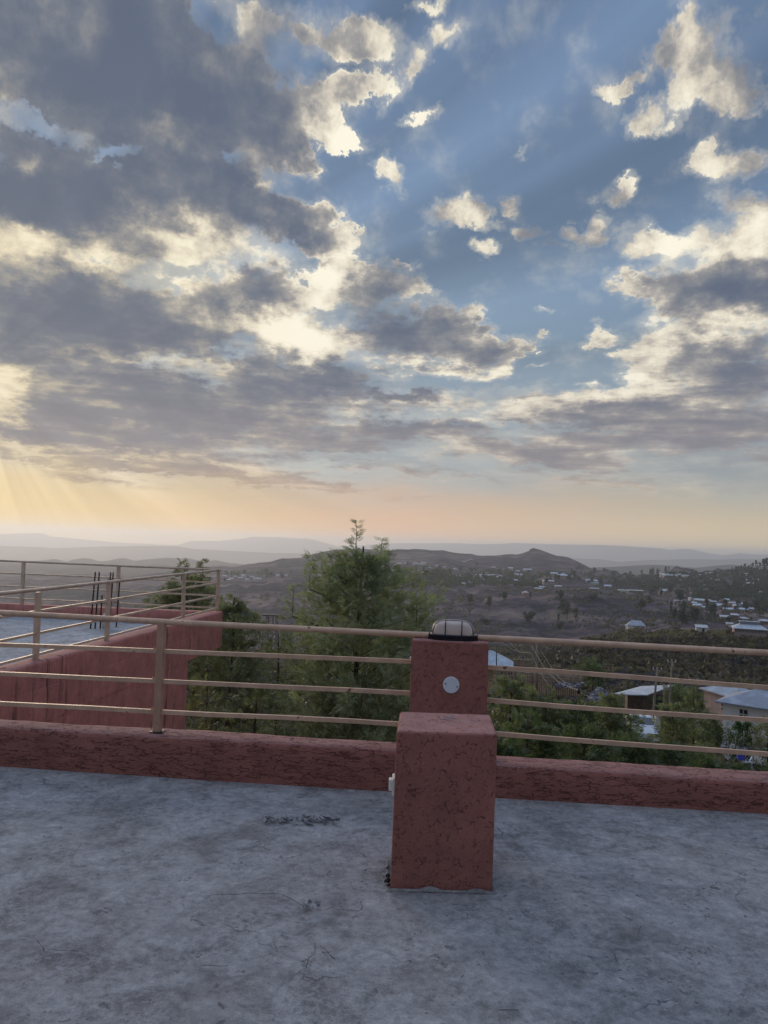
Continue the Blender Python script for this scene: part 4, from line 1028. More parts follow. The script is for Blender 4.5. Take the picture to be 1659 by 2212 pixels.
# near houses below the terrace
def corner_house(px, py, D, rz, w_, d_, h):
    A = at(px, py, D); C_, S_ = cos(rz), sin(rz); return (A[0] + C_ * w_ / 2 - S_ * d_ / 2, A[1] + S_ * w_ / 2 + C_ * d_ / 2, A[2] - h)
l_, a_ = corner_house(1544, 1515, 50, radians(-40), 9.3, 4.3, 1.95), radians(-40); roofed('white_house', l_, a_, 8.5, 3.5, 1.95, .82, M['whitewash'], M['roof_slate'], 'white walled house with slate blue hipped roof and one small dark window', windows=((-2.95, 1.38, .46, .50),), over=.4, hip=.43)
l_, a_ = corner_house(1508.5, 1486, 65.8, radians(-75), 4.6, 3.6, 2.0), radians(-75); roofed('small_house', l_, a_, 4.0, 3.0, 2.0, .65, M['wall_pink'], M['roof_blue'], 'pinkish grey house with blue roof just behind the white walled house', hip=.45, over=.3, windows=((.6, 1.0, .6, .6),))
mh_ = empty('mud_house', at(1400, 1541, 74), 0); tag(mh_, 'brown mud house with thin pale tilted metal roof beside the wooden poles', 'house')
def rel(x, y, D): return tuple(Vector(at(x, y, D)) - Vector(mh_.location))
f0, f1, k0, k1 = rel(1356, 1502, 73), rel(1447, 1489, 75), rel(1350, 1498, 79), rel(1450, 1482, 80)
q = MB(); q.hexa([(f0[0], f0[1], -3), (f1[0], f1[1], -3), (k1[0], k1[1], -3), (k0[0], k0[1], -3), f0, f1, k1, k0]); q.build('wall', M['wall_brown'], mh_)
r0, r1, r2, r3 = rel(1322, 1499, 71.5), rel(1398, 1501, 71.5), rel(1459, 1479, 78), rel(1385, 1482, 81)
q = MB(); q.hexa([(p[0], p[1], p[2] - .10) for p in (r0, r1, r2, r3)] + [r0, r1, r2, r3]); q.build('roof', M['roof_pale'], mh_)
q = MB(); d0 = rel(1425, 1541, 73.6); q.box((d0[0], d0[1], d0[2] + .9), (.8, .12, 1.8)); q.build('door', M['opening'], mh_)
l_, a_ = facing(1003, 1480, 92, .18); roofed('yellow_house', l_, a_, 11.4, 6.0, 2.7, 1.6, M['wall_yellow'], M['roof_blue'], 'yellow walled house with pale blue roof half hidden behind the pillar', hip=.35, over=.8, windows=((4.1, 1.9, .45, .6), (5.0, 1.9, .45, .6)))
l_, a_ = facing(840, 1492, 80, .05); roofed('yellow_shed', l_, a_, 5.4, 3.0, 2.3, .15, M['wall_yellow'], M['wall_brown'], 'low yellow walled shed glimpsed through the tall tree left of the pillar', over=.15, shed=True, windows=((-1.4, 1.5, .5, .6),))
# middle distance
def midhouse(x, y, Dm, wpx, **k):
    X_, Y_, Z_ = on_land(x, y, Dm, 600); W_ = wpx / F * Y_
    return roofed(k.pop('name', 'small_house'), (X_, Y_, Z_ - .1), -atan2(X_, Y_) + k.pop('turn', .1), W_, k.pop('d', 6), k.pop('h', 2.6), k.pop('rh', 1.4), k.pop('wall', M['wall_cream']), k.pop('roof', M['roof_pale']), k.pop('label'), **k)
midhouse(1374, 1356, 230, 36, label='lone pale blue house with peaked hip roof on the grassy spur', rh=3.3, h=2.2, hip=.42, over=.4, roof=M['roof_slate'], windows=((1.0, 1.5, 2.2, .9), (-1.5, 1.5, .7, .9)), wall=M['wall_cream'])
midhouse(1357, 1354, 230, 12, label='low white lean-to beside the lone peaked house on the spur', rh=.5, shed=True, over=.2, d=3, h=2.0)
midhouse(1515, 1365, 230, 22, label='small white shed with a dark door on the grassy spur', rh=.7, shed=True, over=.35, d=4, h=2.3, door=(.6, .9), wall=M['wall_cream'])
s_ = midhouse(1618, 1372, 230, 62, label='long school-like building with raised roof vent and a row of dark windows', rh=1.9, hip=.3, over=.6, d=9, h=2.8, name='long_building', roof=M['roof_pale'], wall=M['wall_pink'], windows=tuple((-5.0 + 1.15 * k, 1.9, .85, .9) for k in range(10)))
q = MB(); q.box((0, 0, 4.9), (7, 1.8, .9)); q.build('roof_vent', M['roof_slate'], s_); q = MB(); q.box((0, 0, 5.42), (7.8, 2.6, .12)); q.build('vent_roof', M['roof_pale'], s_)
midhouse(1652, 1343, 400, 22, label='pale roofed house at the picture edge above the long building', rh=1.2, wall=M['wall_brown'])
midhouse(1565, 1334, 400, 17, label='tan house standing apart below the hillside town, leftmost of three', rh=.8, shed=True, wall=M['wall_pink'], h=3.4)
midhouse(1587, 1339, 400, 14, label='middle house of the three below the hillside town', rh=.6, shed=True, wall=M['wall_brown'], h=3.4)
midhouse(1605, 1338, 400, 20, label='rightmost house of the three below the hillside town', rh=.9, wall=M['wall_pink'], h=3.2)
midhouse(1576, 1356, 230, 12, label='low flat hut just left of the long building', rh=.3, shed=True, h=1.8, d=4)
def rim(x, y, wpx, h, mat, label, roofm=None, name='small_house', rh=.5):
    X_, Y_, Z_ = on_land(x, y, 620); W_ = wpx / F * Y_
    return roofed(name, (X_, Y_, Z_), -atan2(X_, Y_), W_, 6, h, rh, mat, roofm or M['roof_pale'], label, shed=True, over=.4)
rim(1374, 1277, 28, 3.2, M['wall_brown'], 'dark walled house with bright white roof on the ravine rim')
rim(1345, 1277, 26, 3.4, simple('pale_green_wall', (.36, .44, .32), .9, var=.1), 'pale green walled building on the ravine rim')
rim(1284, 1276, 18, 2.6, M['wall_brown'], 'low dark hut with white roof left of the green building')
rim(1283, 1262, 20, 3.0, simple('mint_wall', (.30, .42, .36), .9, var=.1), 'mint walled house behind the low dark hut')
# long compound wall on the rim
X0, Y0, Z0 = on_land(1212, 1277, 640); X1, Y1, Z1 = on_land(1275, 1276, 640)
q = MB(); q.hexa([(X0, Y0, Z0 - 2), (X1, Y1, Z1 - 2), (X1, Y1 + .4, Z1 - 2), (X0, Y0 + .4, Z0 - 2), (X0, Y0, Z0 + 3.4), (X1, Y1, Z1 + 3.4), (X1, Y1 + .4, Z1 + 3.4), (X0, Y0 + .4, Z0 + 3.4)])
o = q.build('compound_wall', M['wall_pink']); tag(o, 'long pinkish compound wall along the ravine rim', 'wall')
# round white tank with red band
X_, Y_, Z_ = on_land(1135, 1281, 640); tk_ = empty('storage_tank', (X_, Y_, Z_)); tag(tk_, 'round white and red hut at the left end of the ravine rim', 'hut')
q = MB(); q.tube([(0, 0, -1), (0, 0, 3.4)], 3.6, 20, sm=True); q.build('wall', simple('reddish_band', (.36, .20, .18), .8, var=.2), tk_)
q = MB(); q.tube([(0, 0, 3.42), (0, 0, 3.6), (0, 0, 5.0)], [4.1, 4.1, .4], 20); q.build('roof', M['wall_cream'], tk_)
# castle-like building on the hill
X_, Y_, Z_ = on_land(1155, 1188, 1600); ca = empty('hilltop_castle', (X_, Y_, Z_)); tag(ca, 'flat castle-like building crowning the dark conical hill', 'castle')
mc = simple('castle_stone', (.16, .13, .12), .95)
for nm, c_, d_ in (('hall', (0, 0, 6), (52, 20, 18)), ('tower', (-30, 0, 4), (14, 16, 16)), ('tower', (33, 0, 3), (18, 16, 14)), ('tower', (-8, 0, 16), (24, 14, 6))):
    q = MB(); q.box(c_, d_); q.build(nm, mc, ca)
ca.scale = (.36, .36, .42); ca.location.z -= 2.0
# open shelter at the left of the tall tree
sh = empty('shelter', at(586, 1345, 60)); tag(sh, 'small open shelter with flat dark roof between the two trees', 'shelter')
q = MB(); q.box((0, 0, .62), (1.35, 1.2, .07)); q.build('roof', M['opening'], sh)
for dx, dy in ((-.3, -.5), (.2, -.5), (.45, -.5), (-.3, .5), (.45, .5)):
    q = MB(); q.bar((dx, dy, -4), (dx, dy, .6), .07); q.build('post', M['wood'], sh)

# ------------------------------------------------------------------ poles, wires, fences
def pole(x0, y0, x1, y1, D, r, label, name='wooden_pole', mat=None, arm=None, bend=0.0):
    p0 = Vector(at(x0, y0, D)); p1 = Vector(at(x1, y1, D)); o = empty(name, tuple(p0)); tag(o, label, 'pole', 'poles below the terrace')
    g = p0 + (p0 - p1).normalized() * 1.5; m_ = (p1 - p0) / 2 + Vector((bend, 0, 0))
    q = MB(); q.tube([tuple(g - p0), (0, 0, 0), tuple(m_), tuple(p1 - p0)], [r * 1.25, r * 1.2, r, r * .8], 8); q.build('shaft', mat or M['wood'], o)
    if arm:
        q = MB(); e = p1 - p0; q.bar((e.x - arm, e.y, e.z - .25), (e.x + arm, e.y, e.z - .25), .07); q.build('crossarm', M['wood'], o)
        for s_ in (-1, 0, 1):
            q = MB(); q.tube([(e.x + s_ * arm * .9, e.y, e.z - .2), (e.x + s_ * arm * .9, e.y, e.z - .05)], .035, 8); q.build('insulator', M['white'], o)
    return o, p1
_, PA = pole(1160, 1450, 1160, 1386, 62, .08, 'wooden service pole at the left behind the hedge')
_, PB = pole(1149, 1440, 1148, 1394, 55, .035, 'thin crooked pole where the pale cables gather', bend=.1)
_, PC = pole(1072.5, 1444, 1072.5, 1393, 70, .045, 'dark pole in front of the yellow walled house', mat=M['darkcable'])
_, PD = pole(1412, 1532, 1420, 1441, 58, .085, 'tall leaning pole in front of the mud house', arm=.35)
_, PE = pole(1434, 1528, 1434.5, 1478, 58, .075, 'short pole right of the tall leaning pole')
_, PF = pole(1447, 1533, 1451.5, 1424, 60, .08, 'rightmost and tallest pole behind the mud house roof', arm=.35)
def cable(pts, r, label, mat='cable', sag=0.0):
    P_ = [Vector(at(*p)) for p in pts]; out = []
    for a, b2 in zip(P_[:-1], P_[1:]):
        for k in range(8):
            s_ = k / 8; p = a.lerp(b2, s_); p.z -= sag * 4 * s_ * (1 - s_); out.append(p)
    out.append(P_[-1]); q = MB(); q.tube(out, r, 5); o = q.build('overhead_cable', M[mat]); tag(o, label, 'cable', 'cables from the crooked pole')
cable([(1148, 1394, 55), (1173, 1438, 48), (1187, 1456, 44), (1206, 1473, 40), (1247, 1491, 34)], .011, 'pale cable bending down from the crooked pole to a dark clamp')
cable([(1169, 1406, 60), (1192, 1443, 50), (1210, 1466, 43), (1262, 1500, 34), (1285, 1511, 30)], .009, 'pale cable starting right of the wooden service pole')
cable([(1148, 1411, 55), (1160, 1440, 50), (1177, 1468, 46), (1200, 1500, 40)], .008, 'leftmost pale cable dropping into the hedge')
cable([(1070, 1380, 85), (1098, 1397, 76), (1120, 1408, 68), (1147, 1411, 55)], .011, 'cable sagging from the upper left to the crooked pole')
cable([(1085, 1376, 90), (1105, 1392, 80), (1122, 1409, 70), (1149, 1412, 55)], .009, 'second cable sagging beside the first toward the crooked pole')
cable([(1434, 1479, 58), (1490, 1490, 62), (1520, 1494, 66)], .011, 'thin cable from the short pole toward the blue roof', 'cable')
q = MB(); cl = at(1250, 1493, 34); q.tube([(0, 0, .12), (0, 0, 0), (.03, 0, -.10)], [.05, .10, .07], 10); q.tube([(0, 0, .12), (-.02, 0, .2)], .02, 6); o = q.build('cable_clamp', M['black'], None, cl); tag(o, 'dark clamp hanging where the pale cable ends', 'cable clamp')
# stick fences and mud wall frame by the yellow house
def stick_fence(x0, x1, yb0, yb1, hpx0, hpx1, D, n, label, panel=None, rails=2):
    A0 = Vector(at(x0, yb0, D)); A1 = Vector(at(x1, yb1, D)); H0, H1 = hpx0 / F * D, hpx1 / F * D
    r = empty('stick_fence', tuple(A0)); tag(r, label, 'fence'); rr = random.Random(n)
    for k in range(n):
        s_ = (k + .5) / n; p = (A1 - A0) * s_; h = H0 + (H1 - H0) * s_; q = MB()
        q.tube([(p.x, p.y + .05, p.z - 1.0), (p.x + rr.uniform(-.04, .04), p.y + .05, p.z + h * rr.uniform(.85, 1.18))], .035, 5); q.build('stake', M['wood'], r)
    for k in range(rails):
        f = (k + .6) / rails; q = MB(); q.tube([(0, -.02, H0 * f), tuple((A1 - A0) + Vector((0, -.02, H1 * f)))], .03, 5); q.build('crossbar', M['wood'], r)
    if panel:
        q = MB(); e = A1 - A0; q.hexa([(0, .09, -1), (e.x, e.y + .09, e.z - 1), (e.x, e.y + .17, e.z - 1), (0, .17, -1), (0, .09, H0 * .88), (e.x, e.y + .09, e.z + H1 * .88), (e.x, e.y + .17, e.z + H1 * .88), (0, .17, H0 * .88)])
        q.build('panel', panel, r)
stick_fence(1109, 1150, 1443, 1444, 22, 20, 84, 15, 'olive stick fence right of the yellow walled house', M['wall_yellow'])
stick_fence(1118, 1256, 1474, 1480, 26, 18, 68, 30, 'tan mud wall with a grid of dark stakes in front', M['fence_mud'], rails=3)
stick_fence(1065, 1118, 1466, 1470, 22, 22, 68, 12, 'grey stake fence left of the tan mud wall')
# wire fence along the lane, low right
r = empty('wire_fence', at(1556, 1618, 38)); tag(r, 'wire fence on thin posts along the lane at lower right', 'fence')
R0 = Vector(r.location)
tops = []
for x, y0, y1 in ((1569, 1612, 1568), (1588, 1622, 1590), (1606, 1618, 1578), (1626, 1622, 1588), (1650, 1626, 1590)):
    a, b2 = Vector(at(x, y0, 38)), Vector(at(x + 1, y1, 38)); q = MB(); q.tube([tuple(a - R0), tuple(b2 - R0)], .028, 6); q.build('post', M['wood'], r); tops.append(b2 - R0)
for dz in (.08, .35, .6):
    q = MB(); q.tube([tuple(p - Vector((0, 0, dz))) for p in tops], .007, 4); q.build('wire', M['cable'], r)
# stones
def rubble(x0, x1, y0, y1, D, n, label, rmin=.05, rmax=.16, pile=0.0):
    q = MB(); rr = random.Random(n); c = Vector(at((x0 + x1) / 2, y1, D))
    for k in range(n):
        u_, v_ = rr.random(), rr.random(); p = Vector(at(x0 + (x1 - x0) * u_, y1 + (y0 - y1) * v_ * (1 - pile * abs(2 * u_ - 1)), D + v_ * 1.6)) - c
        s_ = rr.uniform(rmin, rmax); b = len(q.v)
        q.ell(tuple(p), (s_ * rr.uniform(.8, 1.6), s_, s_ * rr.uniform(.5, .9)), 6, 4, mi=rr.choice((0, 1, 1)))
        for i in range(b, len(q.v)):
            v = Vector(q.v[i]); q.v[i] = tuple(v + Vector([mnoise.noise(v * 9 + Vector((k, j * 5., 0))) * s_ * .55 for j in range(3)]))
    for i in range(len(q.smooth)): q.smooth[i] = False
    o = q.build('stone_pile', [M['stone'], M['stonedark']], None, tuple(c)); tag(o, label, 'stones', kind='stuff'); return o
rubble(1275, 1314, 1484, 1515, 70, 320, 'jagged rubble pile of pale and dark stones left of the mud house', .06, .22, .5)
rubble(1196, 1258, 1474, 1486, 66, 90, 'loose stones along the foot of the tan mud wall', .06, .15)
rubble(1060, 1120, 1468, 1500, 60, 80, 'scattered bluish stones under the grey stake fence', .05, .14)
rubble(1558, 1575, 1604, 1622, 38, 26, 'white stones round the foot of the leftmost wire fence post', .04, .09)
rubble(1600, 1655, 1604, 1620, 41, 60, 'low row of dark field stones behind the wire fence', .05, .12)
# gate post, car, blue sheet
q = MB(); g0, g1 = Vector(at(1419, 1585, 46)), Vector(at(1421.5, 1541, 46)); q.bar((0, 0, -1), tuple(g1 - g0), .34, .30); o = q.build('gate_post', M['wall_cream'], None, tuple(g0), bevel=.02); tag(o, 'pale stone gate post beside the parked white car', 'gate post')
cl_, ca_ = facing(1384, 1594, 47, 0.0); cl_ = (cl_[0], cl_[1], cl_[2])
car = empty('parked_car', cl_, ca_ + radians(-82)); tag(car, 'white car parked half hidden in the hedge by the gate post', 'car')
def carbody():
    prof = [(-2.0, .35), (-2.05, .75), (-1.95, .95), (-1.35, 1.02), (-.85, 1.42), (.35, 1.46), (1.0, 1.08), (1.75, .92), (2.0, .75), (2.05, .35)]
    q = MB(); w_ = .82; rings = []
    for s_, k in ((-w_, .0), (-w_ * .97, .03), (w_ * .97, .03), (w_, .0)):
        pass
    V = []; 
    for yv, sc2 in ((-w_, .94), (-w_ * .9, 1.0), (w_ * .9, 1.0), (w_, .94)):
        for (x, z) in prof:
            inset = (.16 if z > 1.05 else 0) * (1 if abs(yv) == w_ else .8)
            V.append((x * (1 if sc2 == 1 else .985), yv * (1 - inset), .35 + (z - .35) * sc2))
    n = len(prof); Fs = []
    for r_ in range(3):
        for k in range(n - 1): a = r_ * n + k; Fs.append((a, a + 1, a + n + 1, a + n))
        a = r_ * n; Fs.append((a + n - 1, a, a + n, a + 2 * n - 1))
    Fs.append(tuple(range(n))[::-1]); Fs.append(tuple(3 * n + k for k in range(n)))
    q.add(V, Fs); return q
carbody().build('body', M['carpaint'], car, bevel=.03)
for s_ in (-1, 1):
    q = MB(); yv = s_ * .735; q.hexa([(-1.2, yv - .02, 1.04), (.9, yv - .02, 1.06), (.9, yv + .02, 1.06), (-1.2, yv + .02, 1.04), (-.82, yv - .02, 1.36), (.3, yv - .02, 1.38), (.3, yv + .02, 1.38), (-.82, yv + .02, 1.36)]); q.build('side_window', M['carglass'], car)
q = MB(); q.hexa([(-1.38, -.62, 1.04), (-1.38, .62, 1.04), (-1.30, .62, 1.03), (-1.30, -.62, 1.03), (-.92, -.56, 1.38), (-.92, .56, 1.38), (-.86, .56, 1.36), (-.86, -.56, 1.36)]); q.build('rear_window', M['carglass'], car)
q = MB(); q.hexa([(1.04, -.62, 1.10), (1.04, .62, 1.10), (.96, .62, 1.08), (.96, -.62, 1.08), (.50, -.56, 1.40), (.50, .56, 1.40), (.44, .56, 1.38), (.44, -.56, 1.38)]); q.build('windscreen', M['carglass'], car)
for xw in (-1.25, 1.3):
    for s_ in (-1, 1):
        q = MB(); q.tube([(xw, s_ * .70, .32), (xw, s_ * .86, .32)], .32, 18); wl_ = q.build('wheel', M['tyre'], car); q = MB(); q.tube([(xw, s_ * .855, .32), (xw, s_ * .87, .32)], .18, 14); q.build('rim', M['wire'], wl_)
for s_ in (-1, 1):
    q = MB(); q.box((2.03, s_ * .6, .72), (.06, .26, .14)); q.build('headlight', M['carglass'], car)
q = MB(); p = at(1600, 1640, 33); q.hexa([(-.18, -.1, 0), (.18, -.1, -.06), (.2, .2, -.06), (-.1, .2, 0), (-.16, -.02, .42), (.05, -.02, .50), (.1, .12, .42), (-.08, .12, .36)])
o = q.build('plastic_sheet', M['blue'], None, p, bevel=.03); tag(o, 'crumpled bright blue plastic sheet on the ground at lower right', 'plastic sheet')
q = MB()
for a, b2 in (((-.2, 0, .02), (.45, .1, .0)), ((-.1, .1, .05), (.5, -.1, .02)), ((.1, 0, .0), (.35, .2, .22))): q.bar(a, b2, .05)
o = q.build('wood_scraps', M['white'], None, at(1612, 1648, 33)); tag(o, 'white broken sticks beside the blue plastic sheet', 'sticks')
# earth lane below
# ------------------------------------------------------------------ vegetation
def frond_template(pairs=6, w=.16, l=.42):
    V = []; Q = []
    def quad(a, b, c, d): i = len(V); V.extend([a, b, c, d]); Q.append((i, i + 1, i + 2, i + 3))
    quad((0, -.012, 0), (.98, -.006, .0), (.98, .006, .0), (0, .012, 0))
    for k in range(pairs):
        x = .14 + .80 * k / pairs; ll = l * (1 - .55 * (k / pairs) ** 1.6) * (.75 + .25 * min(1, k))
        for s in (-1, 1):
            dx = ll * .62; dy = s * ll * .78; nx_, ny_ = -dy / ll * w * ll * .5, dx / ll * w * ll * .5
            zt = -.05 if k % 2 else .06
            quad((x, s * .01, 0), (x + dx * .5 + nx_, dy * .5 + ny_, zt * .6), (x + dx, dy, zt - .03), (x + dx * .5 - nx_, dy * .5 - ny_, zt * .6 + .03))
    quad((.93, 0, 0), (1.06, .035, .0), (1.25, 0, -.03), (1.06, -.035, .0))
    return np.array(V), np.array(Q)
T_FINE = frond_template(6, .24, .40); T_MID = frond_template(4, .42, .50); T_SIMPLE = frond_template(2, .5, .6)
def foliage(name, pos, dirs, size, tmpl, mat, rng, droop=.0, parent=None, loc=None):
    Vt, Qt = tmpl; n = len(pos)
    d = dirs / np.linalg.norm(dirs, axis=1, keepdims=True)
    r = rng.normal(size=(n, 3)); b = np.cross(d, r); b /= np.linalg.norm(b, axis=1, keepdims=True); nn = np.cross(d, b)
    s = size[:, None, None]
    X = Vt[None, :, 0:1]; Yv = Vt[None, :, 1:2]; Zv = Vt[None, :, 2:3]
    bend = (X ** 2) * droop
    P = pos[:, None, :] + s * (X * d[:, None, :] + Yv * b[:, None, :] + Zv * nn[:, None, :])
    P[:, :, 2] -= (s[:, :, 0] * bend[:, :, 0])
    V = P.reshape(-1, 3); Qa = (Qt[None] + (np.arange(n) * len(Vt))[:, None, None]).reshape(-1, 4)
    return link(name, np_mesh(name, V, Qa, mat), parent, loc)

def grow(name, label, group, base, top, prof, nb, per, fsize, tmpl, leafm, seed, leaders=(), trunk_r=.12, up=.75, bare=0.0, spread=.22, cat='tree', lean=(0, 0), sparse=.35):
    """base/top heights; prof: list of (height fraction, crown radius); branches rise in a spiral, fronds sit on tufts"""
    rng = np.random.default_rng(seed); rr = random.Random(seed)
    root = empty(name, base); tag(root, label, cat, group)
    H = top - base[2]; pf = np.array([p[0] for p in prof]); pr = np.array([p[1] for p in prof])
    tb = MB(); tp = [(lean[0] * s * H + .05 * sin(s * 9 + seed) * s, lean[1] * s * H + .05 * cos(s * 7) * s, H * s - (.6 if s == 0 else 0)) for s in np.linspace(0, 1, 12)]
    tb.tube(tp, [trunk_r * (1 - .93 * s) + .006 for s in np.linspace(0, 1, 12)], 8)
    P, Dn, S = [], [], []
    def tuft(c, out, n, rad, sz):
        """a plume: leafy sprays strung along an outward, upward shoot"""
        c = np.array(c); ax = np.array(out) * rr.uniform(.25, 1.0) + np.array([0, 0, up * rr.uniform(.3, 1.2)]) + rng.normal(size=3) * .25
        ax /= np.linalg.norm(ax); Lp = rad * rr.uniform(1.2, 2.6)
        tt = rng.random((n, 1)); q = rng.normal(size=(n, 3)); q /= np.linalg.norm(q, axis=1, keepdims=True)
        P.append(c + ax * Lp * (tt - .35) + q * rad * .34 * (1.15 - tt)); Dn.append(ax + q * (.95 - .35 * tt)); S.append(sz * rng.uniform(.6, 1.25, n) * (1.1 - .35 * tt[:, 0]))
    z_lo = max(bare, pf[0])
    for k in range(nb):
        f = z_lo + (.985 - z_lo) * (k + rr.random()) / nb; az_ = k * 2.39996 + rr.uniform(-.4, .4)
        if rr.random() < sparse * (1 - (f - z_lo) / (1 - z_lo)) ** 1.2: continue
        R = float(np.interp(f, pf, pr)) * rr.choice((rr.uniform(.45, .8), rr.uniform(.8, 1.18)))
        if R < .04: R = .04
        rise = R * rr.uniform(.45, .95) * (1 if f < .9 else .5); z0 = max(.05 * H, f * H - rise)
        i0 = np.array([lean[0] * z0, lean[1] * z0, z0]); o_ = np.array([cos(az_), sin(az_), 0])
        pts = [i0 + o_ * R * s + np.array([0, 0, rise * (s ** 1.3)]) + np.array([rr.uniform(-.03, .03) * s for _ in range(3)]) for s in (0, .3, .6, .85, 1.0)]
        if R > .25: tb.tube([tuple(p) for p in pts], [max(.003, trunk_r * .17 * (1 - f * .6) * (1 - .9 * s)) for s in (0, .3, .6, .85, 1)], 5)
        nt = max(1, int(R / .30))
        for j in range(nt + 1):
            s = .32 + .68 * (j + rr.random() * .5) / (nt + .5); s = min(1.0, s)
            i = min(3, int(s * 4)); c = pts[0] + o_ * R * s + np.array([0, 0, rise * s ** 1.3])
            side = np.array([-sin(az_), cos(az_), 0]) * rr.uniform(-.30, .30) * R * s
            tuft(c + side, o_, max(4, int(per * rr.uniform(.5, 1.3))), spread * (.6 + .5 * min(1, R)) , fsize)
    for (lx_, lz0, lz1, lr) in leaders:      # thin leading shoots above the crown
        n = 7; tb.tube([(lx_[0] * (1 if s else .6), lx_[1], lz0 + (lz1 - lz0) * s) for s in np.linspace(0, 1, 5)], [.014, .011, .008, .006, .004], 5)
        for s in np.linspace(.05, 1.0, 9):
            for a in rng.uniform(0, 2 * pi, 4 if s < .9 else 6):
                rad_ = lr * (1.15 - s * .8)
                c = np.array([lx_[0], lx_[1], lz0 + (lz1 - lz0) * s]); o_ = np.array([cos(a), sin(a), rng.uniform(.1, .7)])
                P.append((c + o_ * rng.uniform(.0, rad_ * .5))[None]); Dn.append((o_ + np.array([0, 0, .3 * s]))[None]); S.append(np.array([fsize * (1.15 - .45 * s)]))
    tb.build('trunk', M['bark'], root)
    foliage('crown', np.concatenate(P), np.concatenate(Dn), np.concatenate(S), tmpl, leafm, rng, .15, root)
    return root

def tz(y, D): return at(829, y, D)[2]
G = -10.9
# the tall tree behind the railing
D_ = 14.0
bx, by, _ = at(775, 1400, D_)
H0 = G; TOP = at(778, 1180, D_)[2]
def pr(ylist): return sorted([((at(775, y, D_)[2] - H0) / (TOP - H0), wpx / F * D_) for y, wpx in ylist])
grow('tall_tree', 'tall feathery grey green tree rising above the railing left of the pillar', None, (bx, by, H0), TOP,
     [(0.0, .9), (.4, 1.3)] + pr([(1620, 150), (1540, 158), (1450, 160), (1380, 158), (1330, 150), (1290, 130), (1250, 104), (1215, 74), (1188, 38)]),
     330, 17, .205, T_FINE, M['leaf_hero'], 4, trunk_r=.15, bare=.50, spread=.23, up=1.15, sparse=.60,
     leaders=[((at(770, 1150, D_)[0] - bx, 0), at(770, 1210, D_)[2] - H0, at(770, 1132, D_)[2] - H0, .22),
              ((at(825, 1150, D_)[0] - bx, .1), at(822, 1240, D_)[2] - H0, at(826, 1170, D_)[2] - H0, .20),
              ((at(672, 1150, D_)[0] - bx, .1), at(672, 1290, D_)[2] - H0, at(670, 1226, D_)[2] - H0, .16),
              ((at(905, 1150, D_)[0] - bx, -.1), at(903, 1370, D_)[2] - H0, at(908, 1290, D_)[2] - H0, .42),
              ((at(640, 1150, D_)[0] - bx, -.1), at(640, 1350, D_)[2] - H0, at(640, 1270, D_)[2] - H0, .36),
              ((at(735, 1150, D_)[0] - bx, .2), at(735, 1260, D_)[2] - H0, at(733, 1200, D_)[2] - H0, .3)])
def simple_tree(name, label, x, ytop, D, pts, nb, per, fs, mat, seed, group=None, tmpl=T_MID, base=None, leaders=(), **kw):
    bx, by, _ = at(x, 1400, D); b0 = base if base is not None else ground(bx, by); top = at(x, ytop, D)[2]
    pf = sorted([((at(x, y, D)[2] - b0) / (top - b0), w_ / F * D) for y, w_ in pts])
    ld = [((at(lx_, 1400, D)[0] - bx, 0), at(lx_, y0, D)[2] - b0, at(lx_, y1, D)[2] - b0, lr) for (lx_, y0, y1, lr) in leaders]
    return grow(name, label, group, (bx, by, b0), top, pf, nb, per, fs, tmpl, mat, seed, leaders=ld, **kw)
simple_tree('young_tree', 'yellowish green young tree at the end wall of the red wing', 498, 1290, 17.5, [(1650, 60), (1560, 95), (1450, 100), (1380, 75), (1330, 45), (1300, 22)], 95, 11, .22, M['leaf_olive'], 12, bare=.45, sparse=.6, leaders=((500, 1340, 1292, .3), (560, 1400, 1345, .3)))
simple_tree('young_tree', 'thin stemmed olive tree filling the gap left of the tall tree', 600, 1370, 18.5, [(1650, 60), (1560, 80), (1480, 75), (1420, 55), (1380, 25)], 46, 10, .22, M['leaf_olive'], 13, bare=.45, sparse=.6, leaders=((620, 1420, 1360, .3),))
simple_tree('young_tree', 'olive tree behind the railed corner of the wing with two shoots', 400, 1245, 21, [(1480, 70), (1400, 105), (1330, 105), (1290, 75), (1262, 35)], 90, 13, .24, M['leaf_olive'], 14, bare=.5, leaders=((385, 1262, 1214, .28), (431, 1262, 1213, .28)))
simple_tree('young_tree', 'dim green bush tree low against the red wall behind the rails', 455, 1445, 14.0, [(1700, 60), (1600, 70), (1520, 60), (1470, 35)], 26, 9, .2, M['leaf_olive'], 15, bare=.5, sparse=.5)
simple_tree('young_tree', 'sparse pale tree between the yellow green tree and the tall tree', 560, 1480, 14.5, [(1700, 70), (1620, 80), (1560, 70), (1500, 35)], 24, 8, .2, M['leaf_olive'], 16, bare=.5, sparse=.5)
HG = 'hedge trees right of the pillar'
